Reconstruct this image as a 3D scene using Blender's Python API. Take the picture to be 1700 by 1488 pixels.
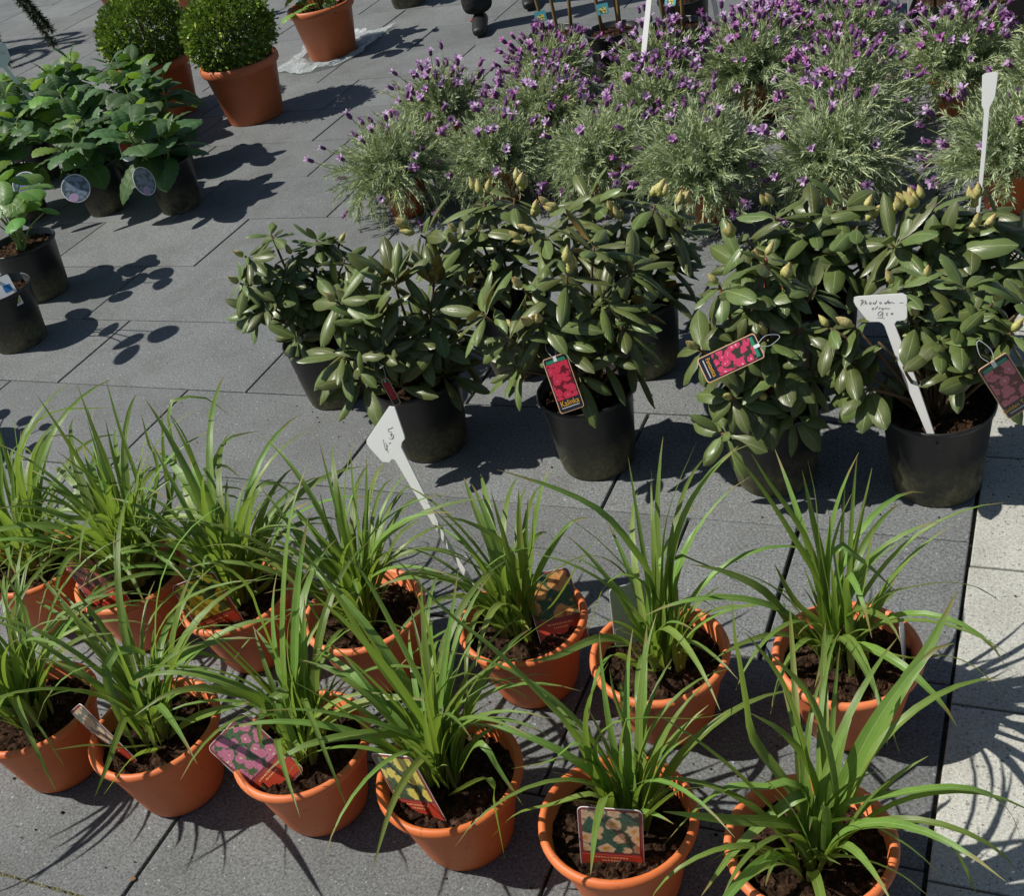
import bpy, bmesh, math, random
from mathutils import Vector, Matrix, Quaternion, noise

random.seed(11)
scene = bpy.context.scene
for o in list(bpy.data.objects):
    bpy.data.objects.remove(o)
col = scene.collection
PI = math.pi

# ------------------------------------------------------------------ camera
CAM_H = 1.70
AX_R = Vector((0.90974, 0.36628, -0.19827)); AX_D = Vector((0.06066, -0.58808, -0.80653)); AX_F = Vector((-0.41117, 0.72171, -0.55683))
cam_data = bpy.data.cameras.new('camera')
cam = bpy.data.objects.new('camera', cam_data)
col.objects.link(cam)
m = Matrix((AX_R.normalized(), (-AX_D).normalized(), (-AX_F).normalized())).transposed().to_4x4()
m.translation = Vector((0, 0, CAM_H))
cam.matrix_world = m
cam_data.sensor_width = 36.0
cam_data.lens = 1971.57 / 1700 * 36.0
cam_data.clip_end = 500
cam_data.dof.use_dof = False
scene.camera = cam

# ------------------------------------------------------------------ sky and sun
LIGHT = Vector((0.72, 0.28, -1.0)).normalized()
sun_el = math.asin(-LIGHT.z)
world = bpy.data.worlds.new('World')
scene.world = world
world.use_nodes = True
wn = world.node_tree
wn.nodes.clear()
sky = wn.nodes.new('ShaderNodeTexSky')
sky.sky_type = 'NISHITA'
sky.sun_disc = False
sky.sun_elevation = sun_el
sky.sun_rotation = math.atan2(-LIGHT.x, -LIGHT.y)
sky.altitude = 200
bg = wn.nodes.new('ShaderNodeBackground')
bg.inputs['Strength'].default_value = 0.058
wo = wn.nodes.new('ShaderNodeOutputWorld')
wn.links.new(sky.outputs[0], bg.inputs[0])
wn.links.new(bg.outputs[0], wo.inputs[0])
sd = bpy.data.lights.new('sun', 'SUN')
sd.energy = 4.7
sd.angle = math.radians(0.55)
sd.color = (1.0, 0.955, 0.88)
sun = bpy.data.objects.new('sun', sd)
col.objects.link(sun)
sun.rotation_euler = LIGHT.to_track_quat('-Z', 'Y').to_euler()
sun.location = (-4, -2, 6)

scene.view_settings.view_transform = 'Standard'
scene.view_settings.look = 'None'
scene.view_settings.exposure = 0.18
scene.view_settings.gamma = 1.0
scene.view_settings.use_curve_mapping = False
scene.render.engine = 'CYCLES'

# ------------------------------------------------------------------ helpers
def srgb(r, g, b):
    f = lambda c: (c / 255 / 12.92) if c / 255 <= .04045 else ((c / 255 + .055) / 1.055) ** 2.4
    return (f(r), f(g), f(b), 1)

def mesh_from(name, verts, faces, uvs=None, mats=None, smooth=True):
    me = bpy.data.meshes.new(name)
    me.from_pydata([tuple(v) for v in verts], [], faces)
    if uvs is not None:
        ul = me.uv_layers.new(name='UVMap')
        flat = []
        for f in faces:
            for i in f:
                flat.extend(uvs[i])
        ul.data.foreach_set('uv', flat)
    if mats is not None:
        me.polygons.foreach_set('material_index', mats)
    if smooth:
        me.polygons.foreach_set('use_smooth', [True] * len(me.polygons))
    me.update()
    return me

def obj(name, me, mat=None, parent=None, loc=None, rot=None, scale=None):
    o = bpy.data.objects.new(name, me)
    if mat is not None and me is not None and len(me.materials) == 0:
        for mm in (mat if isinstance(mat, (list, tuple)) else [mat]):
            me.materials.append(mm)
    col.objects.link(o)
    if parent is not None:
        o.parent = parent
    if loc is not None: o.location = loc
    if rot is not None:
        if isinstance(rot, Quaternion):
            o.rotation_mode = 'QUATERNION'; o.rotation_quaternion = rot
        else:
            o.rotation_euler = rot
    if scale is not None:
        o.scale = (scale,) * 3 if isinstance(scale, (int, float)) else scale
    return o

def tag(o, label, cat, group=None, kind=None):
    o['label'] = label; o['category'] = cat
    if group: o['group'] = group
    if kind: o['kind'] = kind
    return o

def thing(name, label, cat, loc=(0, 0, 0), rotz=0, group=None):
    o = bpy.data.objects.new(name, None)
    o.empty_display_size = .05
    col.objects.link(o)
    o.location = loc; o.rotation_euler = (0, 0, rotz)
    return tag(o, label, cat, group)

def lathe(name, prof, seg=40):
    verts, faces, uvs = [], [], []
    n = len(prof)
    for i in range(seg):
        a = 2 * PI * i / seg
        for k, (r, z) in enumerate(prof):
            verts.append((r * math.cos(a), r * math.sin(a), z)); uvs.append((i / seg, k / (n - 1)))
    for i in range(seg):
        j = (i + 1) % seg
        for k in range(n - 1):
            faces.append((i * n + k, j * n + k, j * n + k + 1, i * n + k + 1))
    me = mesh_from(name, verts, faces, uvs)
    bm = bmesh.new(); bm.from_mesh(me)
    bmesh.ops.remove_doubles(bm, verts=bm.verts, dist=1e-6)
    bmesh.ops.recalc_face_normals(bm, faces=bm.faces)
    bm.to_mesh(me); bm.free()
    return me

def box_mesh(name, sx, sy, sz, bev=.003, origin=(0, 0, 0)):
    bm = bmesh.new()
    bmesh.ops.create_cube(bm, size=1)
    for v in bm.verts:
        v.co = Vector((v.co.x * sx + origin[0], v.co.y * sy + origin[1], v.co.z * sz + origin[2]))
    if bev:
        bmesh.ops.bevel(bm, geom=list(bm.edges), offset=bev, segments=2, affect='EDGES', profile=.6)
    me = bpy.data.meshes.new(name)
    bm.to_mesh(me); bm.free()
    return me

def catmull(pts, n):
    P = [Vector(q) for q in pts]
    P = [P[0] * 2 - P[1]] + P + [P[-1] * 2 - P[-2]]
    dense = []
    for i in range(1, len(P) - 2):
        for k in range(12):
            t = k / 12
            p0, p1, p2, p3 = P[i - 1], P[i], P[i + 1], P[i + 2]
            dense.append(.5 * ((2 * p1) + (p2 - p0) * t + (2 * p0 - 5 * p1 + 4 * p2 - p3) * t * t + (3 * p1 - p0 - 3 * p2 + p3) * t ** 3))
    dense.append(P[-2])
    acc = [0]
    for a, b in zip(dense, dense[1:]): acc.append(acc[-1] + (b - a).length)
    out = []; j = 0
    for k in range(n):
        d = acc[-1] * k / (n - 1)
        while j < len(acc) - 2 and acc[j + 1] < d: j += 1
        f = (d - acc[j]) / max(1e-9, acc[j + 1] - acc[j])
        out.append(dense[j].lerp(dense[j + 1], min(1, f)))
    return out

def tube_into(V, F, path, radii, seg=6, cap=True):
    base = len(V)
    n = len(path)
    for i, p in enumerate(path):
        t = (path[min(i + 1, n - 1)] - path[max(i - 1, 0)])
        t = t.normalized() if t.length > 1e-9 else Vector((0, 0, 1))
        a = t.cross(Vector((0, 0, 1)) if abs(t.z) < .9 else Vector((1, 0, 0))).normalized()
        b = t.cross(a)
        r = radii[i] if isinstance(radii, (list, tuple)) else radii
        for k in range(seg):
            an = 2 * PI * k / seg
            V.append(p + a * (r * math.cos(an)) + b * (r * math.sin(an)))
    for i in range(n - 1):
        for k in range(seg):
            k2 = (k + 1) % seg
            F.append((base + i * seg + k, base + i * seg + k2, base + (i + 1) * seg + k2, base + (i + 1) * seg + k))
    if cap:
        F.append(tuple(base + (n - 1) * seg + k for k in range(seg)))
        F.append(tuple(base + k for k in reversed(range(seg))))

def tube(name, path, radii, mat, parent=None, seg=6):
    V, F = [], []
    tube_into(V, F, [Vector(q) for q in path], radii, seg)
    return obj(name, mesh_from(name, V, F), mat, parent)

# ------------------------------------------------------------------ materials
class NT:
    def __init__(s, name):
        s.m = bpy.data.materials.new(name); s.m.use_nodes = True
        s.t = s.m.node_tree; s.t.nodes.clear()
        s.out = s.t.nodes.new('ShaderNodeOutputMaterial')
    def n(s, typ, **kw):
        x = s.t.nodes.new(typ)
        for k, v in kw.items():
            if k.startswith('i_'):
                key = k[2:]
                x.inputs[int(key) if key.isdigit() else key.replace('_', ' ')].default_value = v
            else: setattr(x, k, v)
        return x
    def l(s, a, b): s.t.links.new(a, b)
    def noise(s, scale, vec=None, detail=3, rough=.55, dim='3D'):
        x = s.n('ShaderNodeTexNoise', noise_dimensions=dim); x.inputs['Scale'].default_value = scale
        x.inputs['Detail'].default_value = detail; x.inputs['Roughness'].default_value = rough
        if vec is not None: s.l(vec, x.inputs['Vector'])
        return x.outputs['Fac']
    def ramp(s, fac, stops):
        x = s.n('ShaderNodeValToRGB'); e = x.color_ramp.elements
        while len(e) < len(stops): e.new(.5)
        for i, (p, c) in enumerate(stops):
            e[i].position = p; e[i].color = c if len(c) == 4 else (*c, 1)
        s.l(fac, x.inputs[0]); return x.outputs[0]
    def mix(s, fac, a, b, mode='MIX'):
        x = s.n('ShaderNodeMix', data_type='RGBA', blend_type=mode, clamp_factor=True)
        for sock, v in ((x.inputs[0], fac), (x.inputs[6], a), (x.inputs[7], b)):
            if isinstance(v, (int, float)): sock.default_value = v
            elif isinstance(v, tuple): sock.default_value = v if len(v) == 4 else (*v, 1)
            else: s.l(v, sock)
        return x.outputs[2]
    def math(s, op, a, b=0.0, c=None):
        x = s.n('ShaderNodeMath', operation=op)
        for i, v in enumerate((a, b) if c is None else (a, b, c)):
            if isinstance(v, (int, float)): x.inputs[i].default_value = v
            else: s.l(v, x.inputs[i])
        return x.outputs[0]
    def bump(s, h, strength=.3, dist=.002):
        x = s.n('ShaderNodeBump'); x.inputs['Strength'].default_value = strength; x.inputs['Distance'].default_value = dist
        s.l(h, x.inputs['Height']); return x.outputs[0]
    def bsdf(s, color, rough=.6, spec=.5, normal=None, trans=None, trans_col=None, sheen=0, coat=0):
        b = s.n('ShaderNodeBsdfPrincipled')
        if isinstance(color, tuple): b.inputs['Base Color'].default_value = color if len(color) == 4 else (*color, 1)
        else: s.l(color, b.inputs['Base Color'])
        if isinstance(rough, (int, float)): b.inputs['Roughness'].default_value = rough
        else: s.l(rough, b.inputs['Roughness'])
        b.inputs['Specular IOR Level'].default_value = spec
        if coat: b.inputs['Coat Weight'].default_value = coat
        if normal is not None: s.l(normal, b.inputs['Normal'])
        last = b.outputs[0]
        if trans:
            t = s.n('ShaderNodeBsdfTranslucent')
            if trans_col is None: trans_col = color
            if isinstance(trans_col, tuple): t.inputs[0].default_value = trans_col if len(trans_col) == 4 else (*trans_col, 1)
            else: s.l(trans_col, t.inputs[0])
            mx = s.n('ShaderNodeMixShader'); mx.inputs[0].default_value = trans
            s.l(last, mx.inputs[1]); s.l(t.outputs[0], mx.inputs[2]); last = mx.outputs[0]
        s.l(last, s.out.inputs[0])
        return b

M = {}
def flat(name, c, rough=.6, spec=.5, **kw):
    t = NT(name); t.bsdf(c, rough, spec, **kw); M[name] = t.m; return t.m

# concrete pavers
def mat_paver(name, dark, light, speck_dark, speck_light, scales, amounts, warm, grain):
    t = NT(name)
    pos = t.n('ShaderNodeNewGeometry').outputs['Position']
    rnd = t.n('ShaderNodeObjectInfo').outputs['Random']
    big = t.noise(1.6, pos, 4, .6)
    c = t.ramp(big, [(.30, dark), (.72, light)])
    tone = t.math('MULTIPLY_ADD', rnd, .24, .88)
    tc = t.n('ShaderNodeCombineColor')
    for i in range(3): t.l(tone, tc.inputs[i])
    c = t.mix(1.0, c, tc.outputs[0], 'MULTIPLY')
    fine = t.noise(190, pos, 3, .8)
    lo, hi = 1 - grain, 1 + grain
    fm = t.ramp(fine, [(.30, (lo, lo, lo, 1)), (.5, (1, 1, 1, 1)), (.70, (hi, hi, hi, 1))])
    c = t.mix(1.0, c, fm, 'MULTIPLY')
    wob = t.n('ShaderNodeTexNoise'); wob.inputs['Scale'].default_value = 260; t.l(pos, wob.inputs['Vector'])
    ad = t.n('ShaderNodeVectorMath', operation='MULTIPLY_ADD'); t.l(wob.outputs['Color'], ad.inputs[0]); ad.inputs[1].default_value = (.006, .006, .006); t.l(pos, ad.inputs[2])
    for sc, am in zip(scales, amounts):
        vo = t.n('ShaderNodeTexVoronoi'); vo.inputs['Scale'].default_value = sc; t.l(ad.outputs[0], vo.inputs['Vector'])
        vr = t.n('ShaderNodeSeparateColor'); t.l(vo.outputs['Color'], vr.inputs[0])
        size = t.math('MULTIPLY_ADD', vr.outputs[1], .30, .10)
        inside = t.math('LESS_THAN', vo.outputs['Distance'], size)
        d_m = t.math('MULTIPLY', inside, t.math('GREATER_THAN', vr.outputs[0], 1 - am))
        l_m = t.math('MULTIPLY', inside, t.math('LESS_THAN', vr.outputs[0], am * .16))
        c = t.mix(t.math('MULTIPLY', d_m, t.math('MULTIPLY_ADD', vr.outputs[2], .6, .3)), c, speck_dark)
        c = t.mix(t.math('MULTIPLY', l_m, .55), c, speck_light)
    st = t.noise(5.5, pos, 5, .65)
    sm = t.ramp(st, [(.36, (.82, .81, .79, 1)), (.52, (1, 1, 1, 1))])
    c = t.mix(.8, c, sm, 'MULTIPLY')
    dust = t.ramp(t.noise(13, pos, 6, .7), [(.60, (0, 0, 0, 1)), (.78, (1, 1, 1, 1))])
    c = t.mix(t.math('MULTIPLY', dust, .2), c, warm)
    spots = t.ramp(t.noise(31, pos, 2, .5), [(.76, (0, 0, 0, 1)), (.80, (1, 1, 1, 1))])
    c = t.mix(t.math('MULTIPLY', spots, .22), c, speck_dark)
    t.bsdf(c, .78, .35, t.bump(t.noise(420, pos, 3, .7), .5, .0012))
    M[name] = t.m
mat_paver('paver_dark', (.126, .134, .135, 1), (.166, .175, .174, 1), (.045, .048, .05, 1), (.48, .48, .48, 1), (150, 300), (.22, .30), (.19, .175, .15, 1), .60)
mat_paver('paver_light', (.37, .375, .335, 1), (.43, .43, .385, 1), (.045, .045, .045, 1), (.52, .5, .46, 1), (110, 230), (.26, .34), (.25, .22, .17, 1), .35)
t = NT('joint_sand'); pos = t.n('ShaderNodeNewGeometry').outputs['Position']
t.bsdf(t.ramp(t.noise(90, pos, 4), [(.3, (.018, .017, .015)), (.7, (.07, .065, .055))]), .95, .1, t.bump(t.noise(260, pos), .8, .003)); M['joint'] = t.m
t = NT('moss'); pos = t.n('ShaderNodeNewGeometry').outputs['Position']
t.bsdf(t.ramp(t.noise(60, pos, 4), [(.3, (.10, .085, .05)), (.5, (.12, .12, .045)), (.7, (.30, .27, .19))]), .95, .1, t.bump(t.noise(180, pos), .9, .004)); M['moss'] = t.m

# plastics, soil
def mat_terracotta(name, c0, c1):
    t = NT(name)
    tc = t.n('ShaderNodeTexCoord').outputs['Object']; pos = t.n('ShaderNodeNewGeometry').outputs['Position']
    c = t.ramp(t.noise(7, pos, 4, .6), [(.3, c0), (.7, c1)])
    rv = t.n('ShaderNodeHueSaturation'); rr = t.n('ShaderNodeObjectInfo').outputs['Random']
    t.l(t.math('MULTIPLY_ADD', rr, .26, .87), rv.inputs['Value']); t.l(t.math('MULTIPLY_ADD', rr, -.08, 1.05), rv.inputs['Saturation']); t.l(c, rv.inputs['Color']); c = rv.outputs[0]
    sc = t.n('ShaderNodeMapping'); sc.inputs['Scale'].default_value = (3, 3, 40); t.l(tc, sc.inputs[0])
    dust = t.ramp(t.noise(6, sc.outputs[0], 4, .65), [(.52, (0, 0, 0)), (.8, (1, 1, 1))])
    c = t.mix(t.math('MULTIPLY', dust, .14), c, (.55, .26, .15))
    soilm = t.ramp(t.noise(38, pos, 5, .7), [(.60, (0, 0, 0)), (.74, (1, 1, 1))])
    c = t.mix(t.math('MULTIPLY', soilm, .6), c, (.10, .05, .03))
    t.bsdf(c, .5, .4, t.bump(t.noise(160, pos, 3), .12, .001)); M[name] = t.m
mat_terracotta('terracotta', (.60, .148, .046, 1), (.68, .190, .064, 1))
mat_terracotta('terracotta_dark', (.42, .110, .036, 1), (.49, .135, .047, 1))
t = NT('black_plastic')
tc = t.n('ShaderNodeTexCoord').outputs['Object']; pos = t.n('ShaderNodeNewGeometry').outputs['Position']
sx = t.n('ShaderNodeSeparateXYZ'); t.l(tc, sx.inputs[0])
h = t.ramp(sx.outputs[2], [(.0, (1, 1, 1)), (.05, (.7, .7, .7)), (.12, (0, 0, 0))])
dirt = t.math('MULTIPLY', h, t.ramp(t.noise(14, pos, 5, .7), [(.30, (0, 0, 0)), (.52, (1, 1, 1))]))
fine = t.ramp(t.noise(70, pos, 4, .75), [(.45, (0, 0, 0)), (.68, (1, 1, 1))])
c = t.mix(t.math('MULTIPLY', fine, .12), (.014, .014, .015), (.11, .105, .09))
c = t.mix(t.math('MULTIPLY', dirt, t.math('MULTIPLY_ADD', fine, .5, .45)), c, (.25, .235, .125))
t.bsdf(c, t.math('MULTIPLY_ADD', dirt, .4, .42), .5, t.bump(t.noise(120, pos, 3), .15, .001)); M['black_plastic'] = t.m
t = NT('soil'); pos = t.n('ShaderNodeNewGeometry').outputs['Position']
c = t.ramp(t.noise(75, pos, 6, .75), [(.34, (.008, .005, .004)), (.50, (.045, .024, .014)), (.62, (.11, .062, .036)), (.72, (.24, .16, .10)), (.80, (.42, .34, .26))])
t.bsdf(c, .95, .1, t.bump(t.noise(140, pos, 5, .8), 1.0, .008)); M['soil'] = t.m
flat('white_plastic', (.80, .81, .80), .38, .5, trans=.28)
flat('white_stake', (.74, .76, .75), .4, .5)
flat('ink', (.16, .16, .18), .6, .2)
flat('steel', (.42, .43, .44), .35, .6)
flat('wire', (.55, .6, .6), .3, .6)
flat('grey_box', (.20, .20, .22), .7, .3)
flat('crate_black', (.012, .012, .013), .5, .4)
flat('peat_tray', (.10, .05, .025), .95, .1)

# leaves (UV: x across the blade, y along it)
def mat_leaf(name, base, tip, rib, rough, trans, tcol, under=None, var=.25, ribw=.05, vein=None, basecol=None, spec=.5, aged=False, stripes=0):
    t = NT(name)
    uv = t.n('ShaderNodeTexCoord').outputs['UV']; sx = t.n('ShaderNodeSeparateXYZ'); t.l(uv, sx.inputs[0])
    rnd = t.n('ShaderNodeObjectInfo').outputs['Random']
    pos = t.n('ShaderNodeNewGeometry').outputs['Position']
    c = t.ramp(sx.outputs[1], [(0.0, basecol or base), (.22 if basecol else .01, base), (1, tip)])
    mott = t.noise(26, pos, 4, .6)
    c = t.mix(1.0, c, t.ramp(mott, [(.25, (.78, .80, .74)), (.75, (1.18, 1.15, 1.12))]), 'MULTIPLY')
    d = t.math('ABSOLUTE', t.math('SUBTRACT', sx.outputs[0], .5))
    ribm = t.ramp(d, [(0, (1, 1, 1)), (ribw, (0, 0, 0))])
    nrm_h = t.math('MULTIPLY', ribm, -1.0)
    c = t.mix(t.math('MULTIPLY', ribm, .8), c, rib)
    if stripes:
        w = t.n('ShaderNodeTexWave', wave_type='BANDS', bands_direction='X'); w.inputs['Scale'].default_value = stripes
        t.l(uv, w.inputs[0]); c = t.mix(.16, c, w.outputs[0], 'OVERLAY'); nrm_h = t.math('ADD', nrm_h, t.math('MULTIPLY', w.outputs[1], .3))
    if vein:
        # side veins running obliquely from the midrib
        k = t.math('SUBTRACT', t.math('MULTIPLY', sx.outputs[1], vein), t.math('MULTIPLY', d, vein * .9))
        s_ = t.math('ABSOLUTE', t.math('SINE', t.math('MULTIPLY', k, PI)))
        vm = t.ramp(s_, [(0, (1, 1, 1)), (.22, (0, 0, 0))])
        c = t.mix(t.math('MULTIPLY', vm, .38), c, rib); nrm_h = t.math('ADD', nrm_h, t.math('MULTIPLY', vm, -.9))
    hsv = t.n('ShaderNodeHueSaturation')
    t.l(t.math('MULTIPLY_ADD', rnd, var * 2, 1 - var), hsv.inputs['Value'])
    t.l(t.math('MULTIPLY_ADD', rnd, .04, .48), hsv.inputs['Hue'])
    t.l(c, hsv.inputs['Color']); c = hsv.outputs[0]
    if aged:
        old = t.ramp(t.math('ADD', sx.outputs[1], t.math('MULTIPLY', rnd, .12)), [(.965, (0, 0, 0)), (1.0, (1, 1, 1))])
        c = t.mix(t.math('MULTIPLY', old, .7), c, (.30, .20, .08))
        yel = t.ramp(t.math('FRACT', t.math('MULTIPLY', rnd, 13.7)), [(.86, (0, 0, 0)), (1.0, (1, 1, 1))])
        c = t.mix(t.math('MULTIPLY', yel, .55), c, (.36, .38, .10))
    if under:
        bf = t.n('ShaderNodeNewGeometry').outputs['Backfacing']
        uc = t.mix(t.math('MULTIPLY', ribm, .5), under, rib)
        c = t.mix(bf, c, uc)
    r = t.math('MULTIPLY_ADD', mott, .25, rough - .12)
    t.bsdf(c, r, spec, t.bump(nrm_h, .35, .0015), trans, tcol); M[name] = t.m
mat_leaf('daylily_leaf', (.182, .288, .054, 1), (.150, .252, .054, 1), (.30, .39, .14, 1), .36, .34, (.30, .44, .05, 1), var=.28, ribw=.06, basecol=(.34, .42, .16, 1), stripes=3.0, aged=True)
mat_leaf('rhodo_leaf', (.106, .140, .038, 1), (.092, .128, .038, 1), (.24, .28, .12, 1), .36, .10, (.14, .20, .03, 1), under=(.17, .20, .09, 1), var=.28, ribw=.045, vein=9)
mat_leaf('rhodo_leaf_brown', (.114, .146, .038, 1), (.096, .130, .036, 1), (.24, .28, .12, 1), .36, .08, (.16, .18, .03, 1), under=(.26, .17, .055, 1), var=.28, ribw=.045, vein=9)
mat_leaf('hydrangea_leaf', (.068, .128, .048, 1), (.062, .120, .048, 1), (.15, .23, .11, 1), .46, .22, (.16, .34, .03, 1), var=.25, ribw=.035, vein=8, spec=.32)
mat_leaf('hydrangea_young', (.17, .30, .05, 1), (.14, .26, .045, 1), (.24, .36, .12, 1), .50, .32, (.30, .48, .04, 1), var=.2, ribw=.035, vein=8)
mat_leaf('round_leaf', (.11, .24, .045, 1), (.10, .23, .04, 1), (.22, .36, .12, 1), .42, .28, (.22, .42, .04, 1), var=.2, ribw=.03, vein=6)
mat_leaf('dry_leaf', (.22, .13, .05, 1), (.17, .09, .04, 1), (.25, .17, .08, 1), .7, .1, (.3, .2, .05, 1), var=.2)
flat('bud_scale', (.42, .36, .10), .5, .4)
t = NT('rhodo_bud'); tc = t.n('ShaderNodeTexCoord').outputs['UV']; sx = t.n('ShaderNodeSeparateXYZ'); t.l(tc, sx.inputs[0])
rnd = t.n('ShaderNodeObjectInfo').outputs['Random']; pos = t.n('ShaderNodeNewGeometry').outputs['Position']
c = t.ramp(sx.outputs[1], [(0, (.40, .38, .10)), (.55, (.58, .53, .24)), (.78, (.52, .40, .19)), (1, (.42, .20, .10))])
c = t.mix(t.math('MULTIPLY', rnd, .5), c, (.44, .46, .13))
c = t.mix(1.0, c, t.ramp(t.noise(240, pos, 3), [(.3, (.62, .6, .55)), (.7, (1.2, 1.2, 1.1))]), 'MULTIPLY')
t.bsdf(c, .5, .35, t.bump(t.noise(180, pos), .5, .002), .12, (.5, .45, .1, 1)); M['rhodo_bud'] = t.m
flat('stem_green', (.20, .26, .07), .55, .3)
flat('stem_brown', (.11, .075, .04), .8, .2)
flat('stem_red', (.25, .075, .045), .55, .3)
flat('petiole', (.30, .40, .12), .5, .3)
flat('cane', (.17, .115, .045), .6, .3)
# lavender
t = NT('lavender_foliage'); pos = t.n('ShaderNodeNewGeometry').outputs['Position']; tcu = t.n('ShaderNodeTexCoord').outputs['UV']
sx = t.n('ShaderNodeSeparateXYZ'); t.l(tcu, sx.inputs[0])
c = t.ramp(sx.outputs[0], [(0, (.25, .31, .20)), (.45, (.38, .445, .295)), (.8, (.485, .55, .37)), (1, (.60, .62, .33))])
c = t.mix(1.0, c, t.ramp(t.noise(14, pos, 3), [(.3, (.85, .9, .9)), (.7, (1.1, 1.1, .98))]), 'MULTIPLY')
t.bsdf(c, .65, .25, None, .25, (.42, .50, .19, 1)); M['lavender_foliage'] = t.m
def mat_flower(name, a, b, trans):
    t = NT(name); rnd = t.n('ShaderNodeObjectInfo').outputs['Random']; pos = t.n('ShaderNodeNewGeometry').outputs['Position']
    c = t.ramp(rnd, [(0, a), (1, b)])
    c = t.mix(1.0, c, t.ramp(t.noise(200, pos, 2), [(.3, (.75, .75, .78)), (.7, (1.2, 1.2, 1.2))]), 'MULTIPLY')
    t.bsdf(c, .6, .2, None, trans, c if trans else None); M[name] = t.m
mat_flower('lavender_bract_pale', (.60, .44, .63, 1), (.50, .30, .53, 1), .2)
mat_flower('lavender_bract_magenta', (.50, .17, .44, 1), (.45, .22, .48, 1), .2)
mat_flower('lavender_spike', (.13, .045, .14, 1), (.20, .075, .20, 1), .0)
# box
t = NT('box_foliage'); tcu = t.n('ShaderNodeTexCoord').outputs['UV']; sx = t.n('ShaderNodeSeparateXYZ'); t.l(tcu, sx.inputs[0])
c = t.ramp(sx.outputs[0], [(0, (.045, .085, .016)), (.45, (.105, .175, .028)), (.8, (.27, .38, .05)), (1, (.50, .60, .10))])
t.bsdf(c, .33, .5, None, .18, (.18, .30, .03, 1)); M['box_foliage'] = t.m
t = NT('conifer_foliage'); tcu = t.n('ShaderNodeTexCoord').outputs['UV']; sx = t.n('ShaderNodeSeparateXYZ'); t.l(tcu, sx.inputs[0])
c = t.ramp(sx.outputs[0], [(0, (.018, .030, .012)), (.6, (.045, .065, .022)), (1, (.09, .11, .035))])
t.bsdf(c, .55, .3, None, .1, (.1, .14, .03, 1)); M['conifer_foliage'] = t.m
# plastic film
t = NT('plastic_film'); pos = t.n('ShaderNodeNewGeometry').outputs['Position']
b = t.n('ShaderNodeBsdfPrincipled'); b.inputs['Base Color'].default_value = (.72, .77, .78, 1); b.inputs['Roughness'].default_value = .18
t.l(t.bump(t.noise(22, pos, 4, .6), .8, .02), b.inputs['Normal'])
tr = t.n('ShaderNodeBsdfTransparent'); tr.inputs[0].default_value = (.86, .9, .9, 1)
mx = t.n('ShaderNodeMixShader'); mx.inputs[0].default_value = .42
t.l(tr.outputs[0], mx.inputs[1]); t.l(b.outputs[0], mx.inputs[2]); t.l(mx.outputs[0], t.out.inputs[0]); M['plastic_film'] = t.m
# cloth, shoes
t = NT('trouser_cloth'); pos = t.n('ShaderNodeNewGeometry').outputs['Position']
t.bsdf(t.ramp(t.noise(40, pos, 4), [(.3, (.020, .022, .022)), (.7, (.040, .043, .042))]), .9, .1, t.bump(t.noise(25, pos, 3), .6, .02)); M['trouser'] = t.m
flat('shoe', (.012, .012, .013), .5, .4)
flat('shoe_red', (.30, .05, .035), .6, .3)
flat('skin', (.48, .28, .20), .6, .3)
flat('jacket', (.05, .06, .09), .85, .2)
flat('hair', (.05, .03, .02), .7, .3)
# printed cards: flower picture
def mat_card(name, bgc, petal, core, scale, seed, rmax=.52):
    t = NT(name); uv = t.n('ShaderNodeTexCoord').outputs['UV']
    mp = t.n('ShaderNodeMapping'); mp.inputs['Location'].default_value = (seed, seed * 1.7, 0); t.l(uv, mp.inputs[0])
    wob = t.n('ShaderNodeTexNoise'); wob.inputs['Scale'].default_value = 9; t.l(mp.outputs[0], wob.inputs['Vector'])
    ad = t.n('ShaderNodeVectorMath', operation='MULTIPLY_ADD'); t.l(wob.outputs['Color'], ad.inputs[0]); ad.inputs[1].default_value = (.16, .16, .16); t.l(mp.outputs[0], ad.inputs[2])
    vo = t.n('ShaderNodeTexVoronoi'); vo.inputs['Scale'].default_value = scale; vo.inputs['Randomness'].default_value = .8; t.l(ad.outputs[0], vo.inputs['Vector'])
    bgn = t.ramp(t.noise(14, mp.outputs[0], 4, .7), [(.3, tuple(x * .45 for x in bgc)), (.7, tuple(x * 1.5 for x in bgc))])
    pm = t.ramp(vo.outputs['Distance'], [(rmax - .06, (1, 1, 1)), (rmax + .04, (0, 0, 0))])
    pet = t.ramp(vo.outputs['Distance'], [(0, core), (.14, core), (.2, petal), (rmax, tuple(min(1, x * 1.25) for x in petal))])
    pet = t.mix(.6, pet, t.ramp(t.noise(26, mp.outputs[0], 3), [(.3, (.55, .55, .55)), (.7, (1.25, 1.25, 1.25))]), 'MULTIPLY')
    t.bsdf(t.mix(pm, bgn, pet), .28, .5); M[name] = t.m
mat_card('photo_peach', (.17, .22, .19), (.68, .50, .34), (.45, .22, .06), 3.4, 1.3)
mat_card('photo_pink', (.08, .13, .06), (.50, .16, .25), (.65, .52, .3), 4.6, 4.1)
mat_card('photo_yellow', (.07, .11, .06), (.60, .50, .11), (.42, .34, .03), 2.9, 7.7)
mat_card('photo_cream', (.04, .12, .08), (.66, .46, .27), (.6, .32, .05), 3.2, 2.2, .46)
mat_card('photo_orange', (.05, .10, .05), (.62, .29, .10), (.4, .12, .03), 2.3, 5.2)
mat_card('photo_yellow_deep', (.05, .09, .03), (.55, .42, .04), (.3, .3, .03), 2.6, 9.1)
mat_card('photo_red_dim', (.10, .05, .04), (.33, .07, .06), (.4, .2, .1), 3.0, 3.3)
mat_card('photo_red', (.16, .012, .02), (.62, .035, .075), (.72, .12, .22), 3.1, 6.6, .6)
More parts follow.
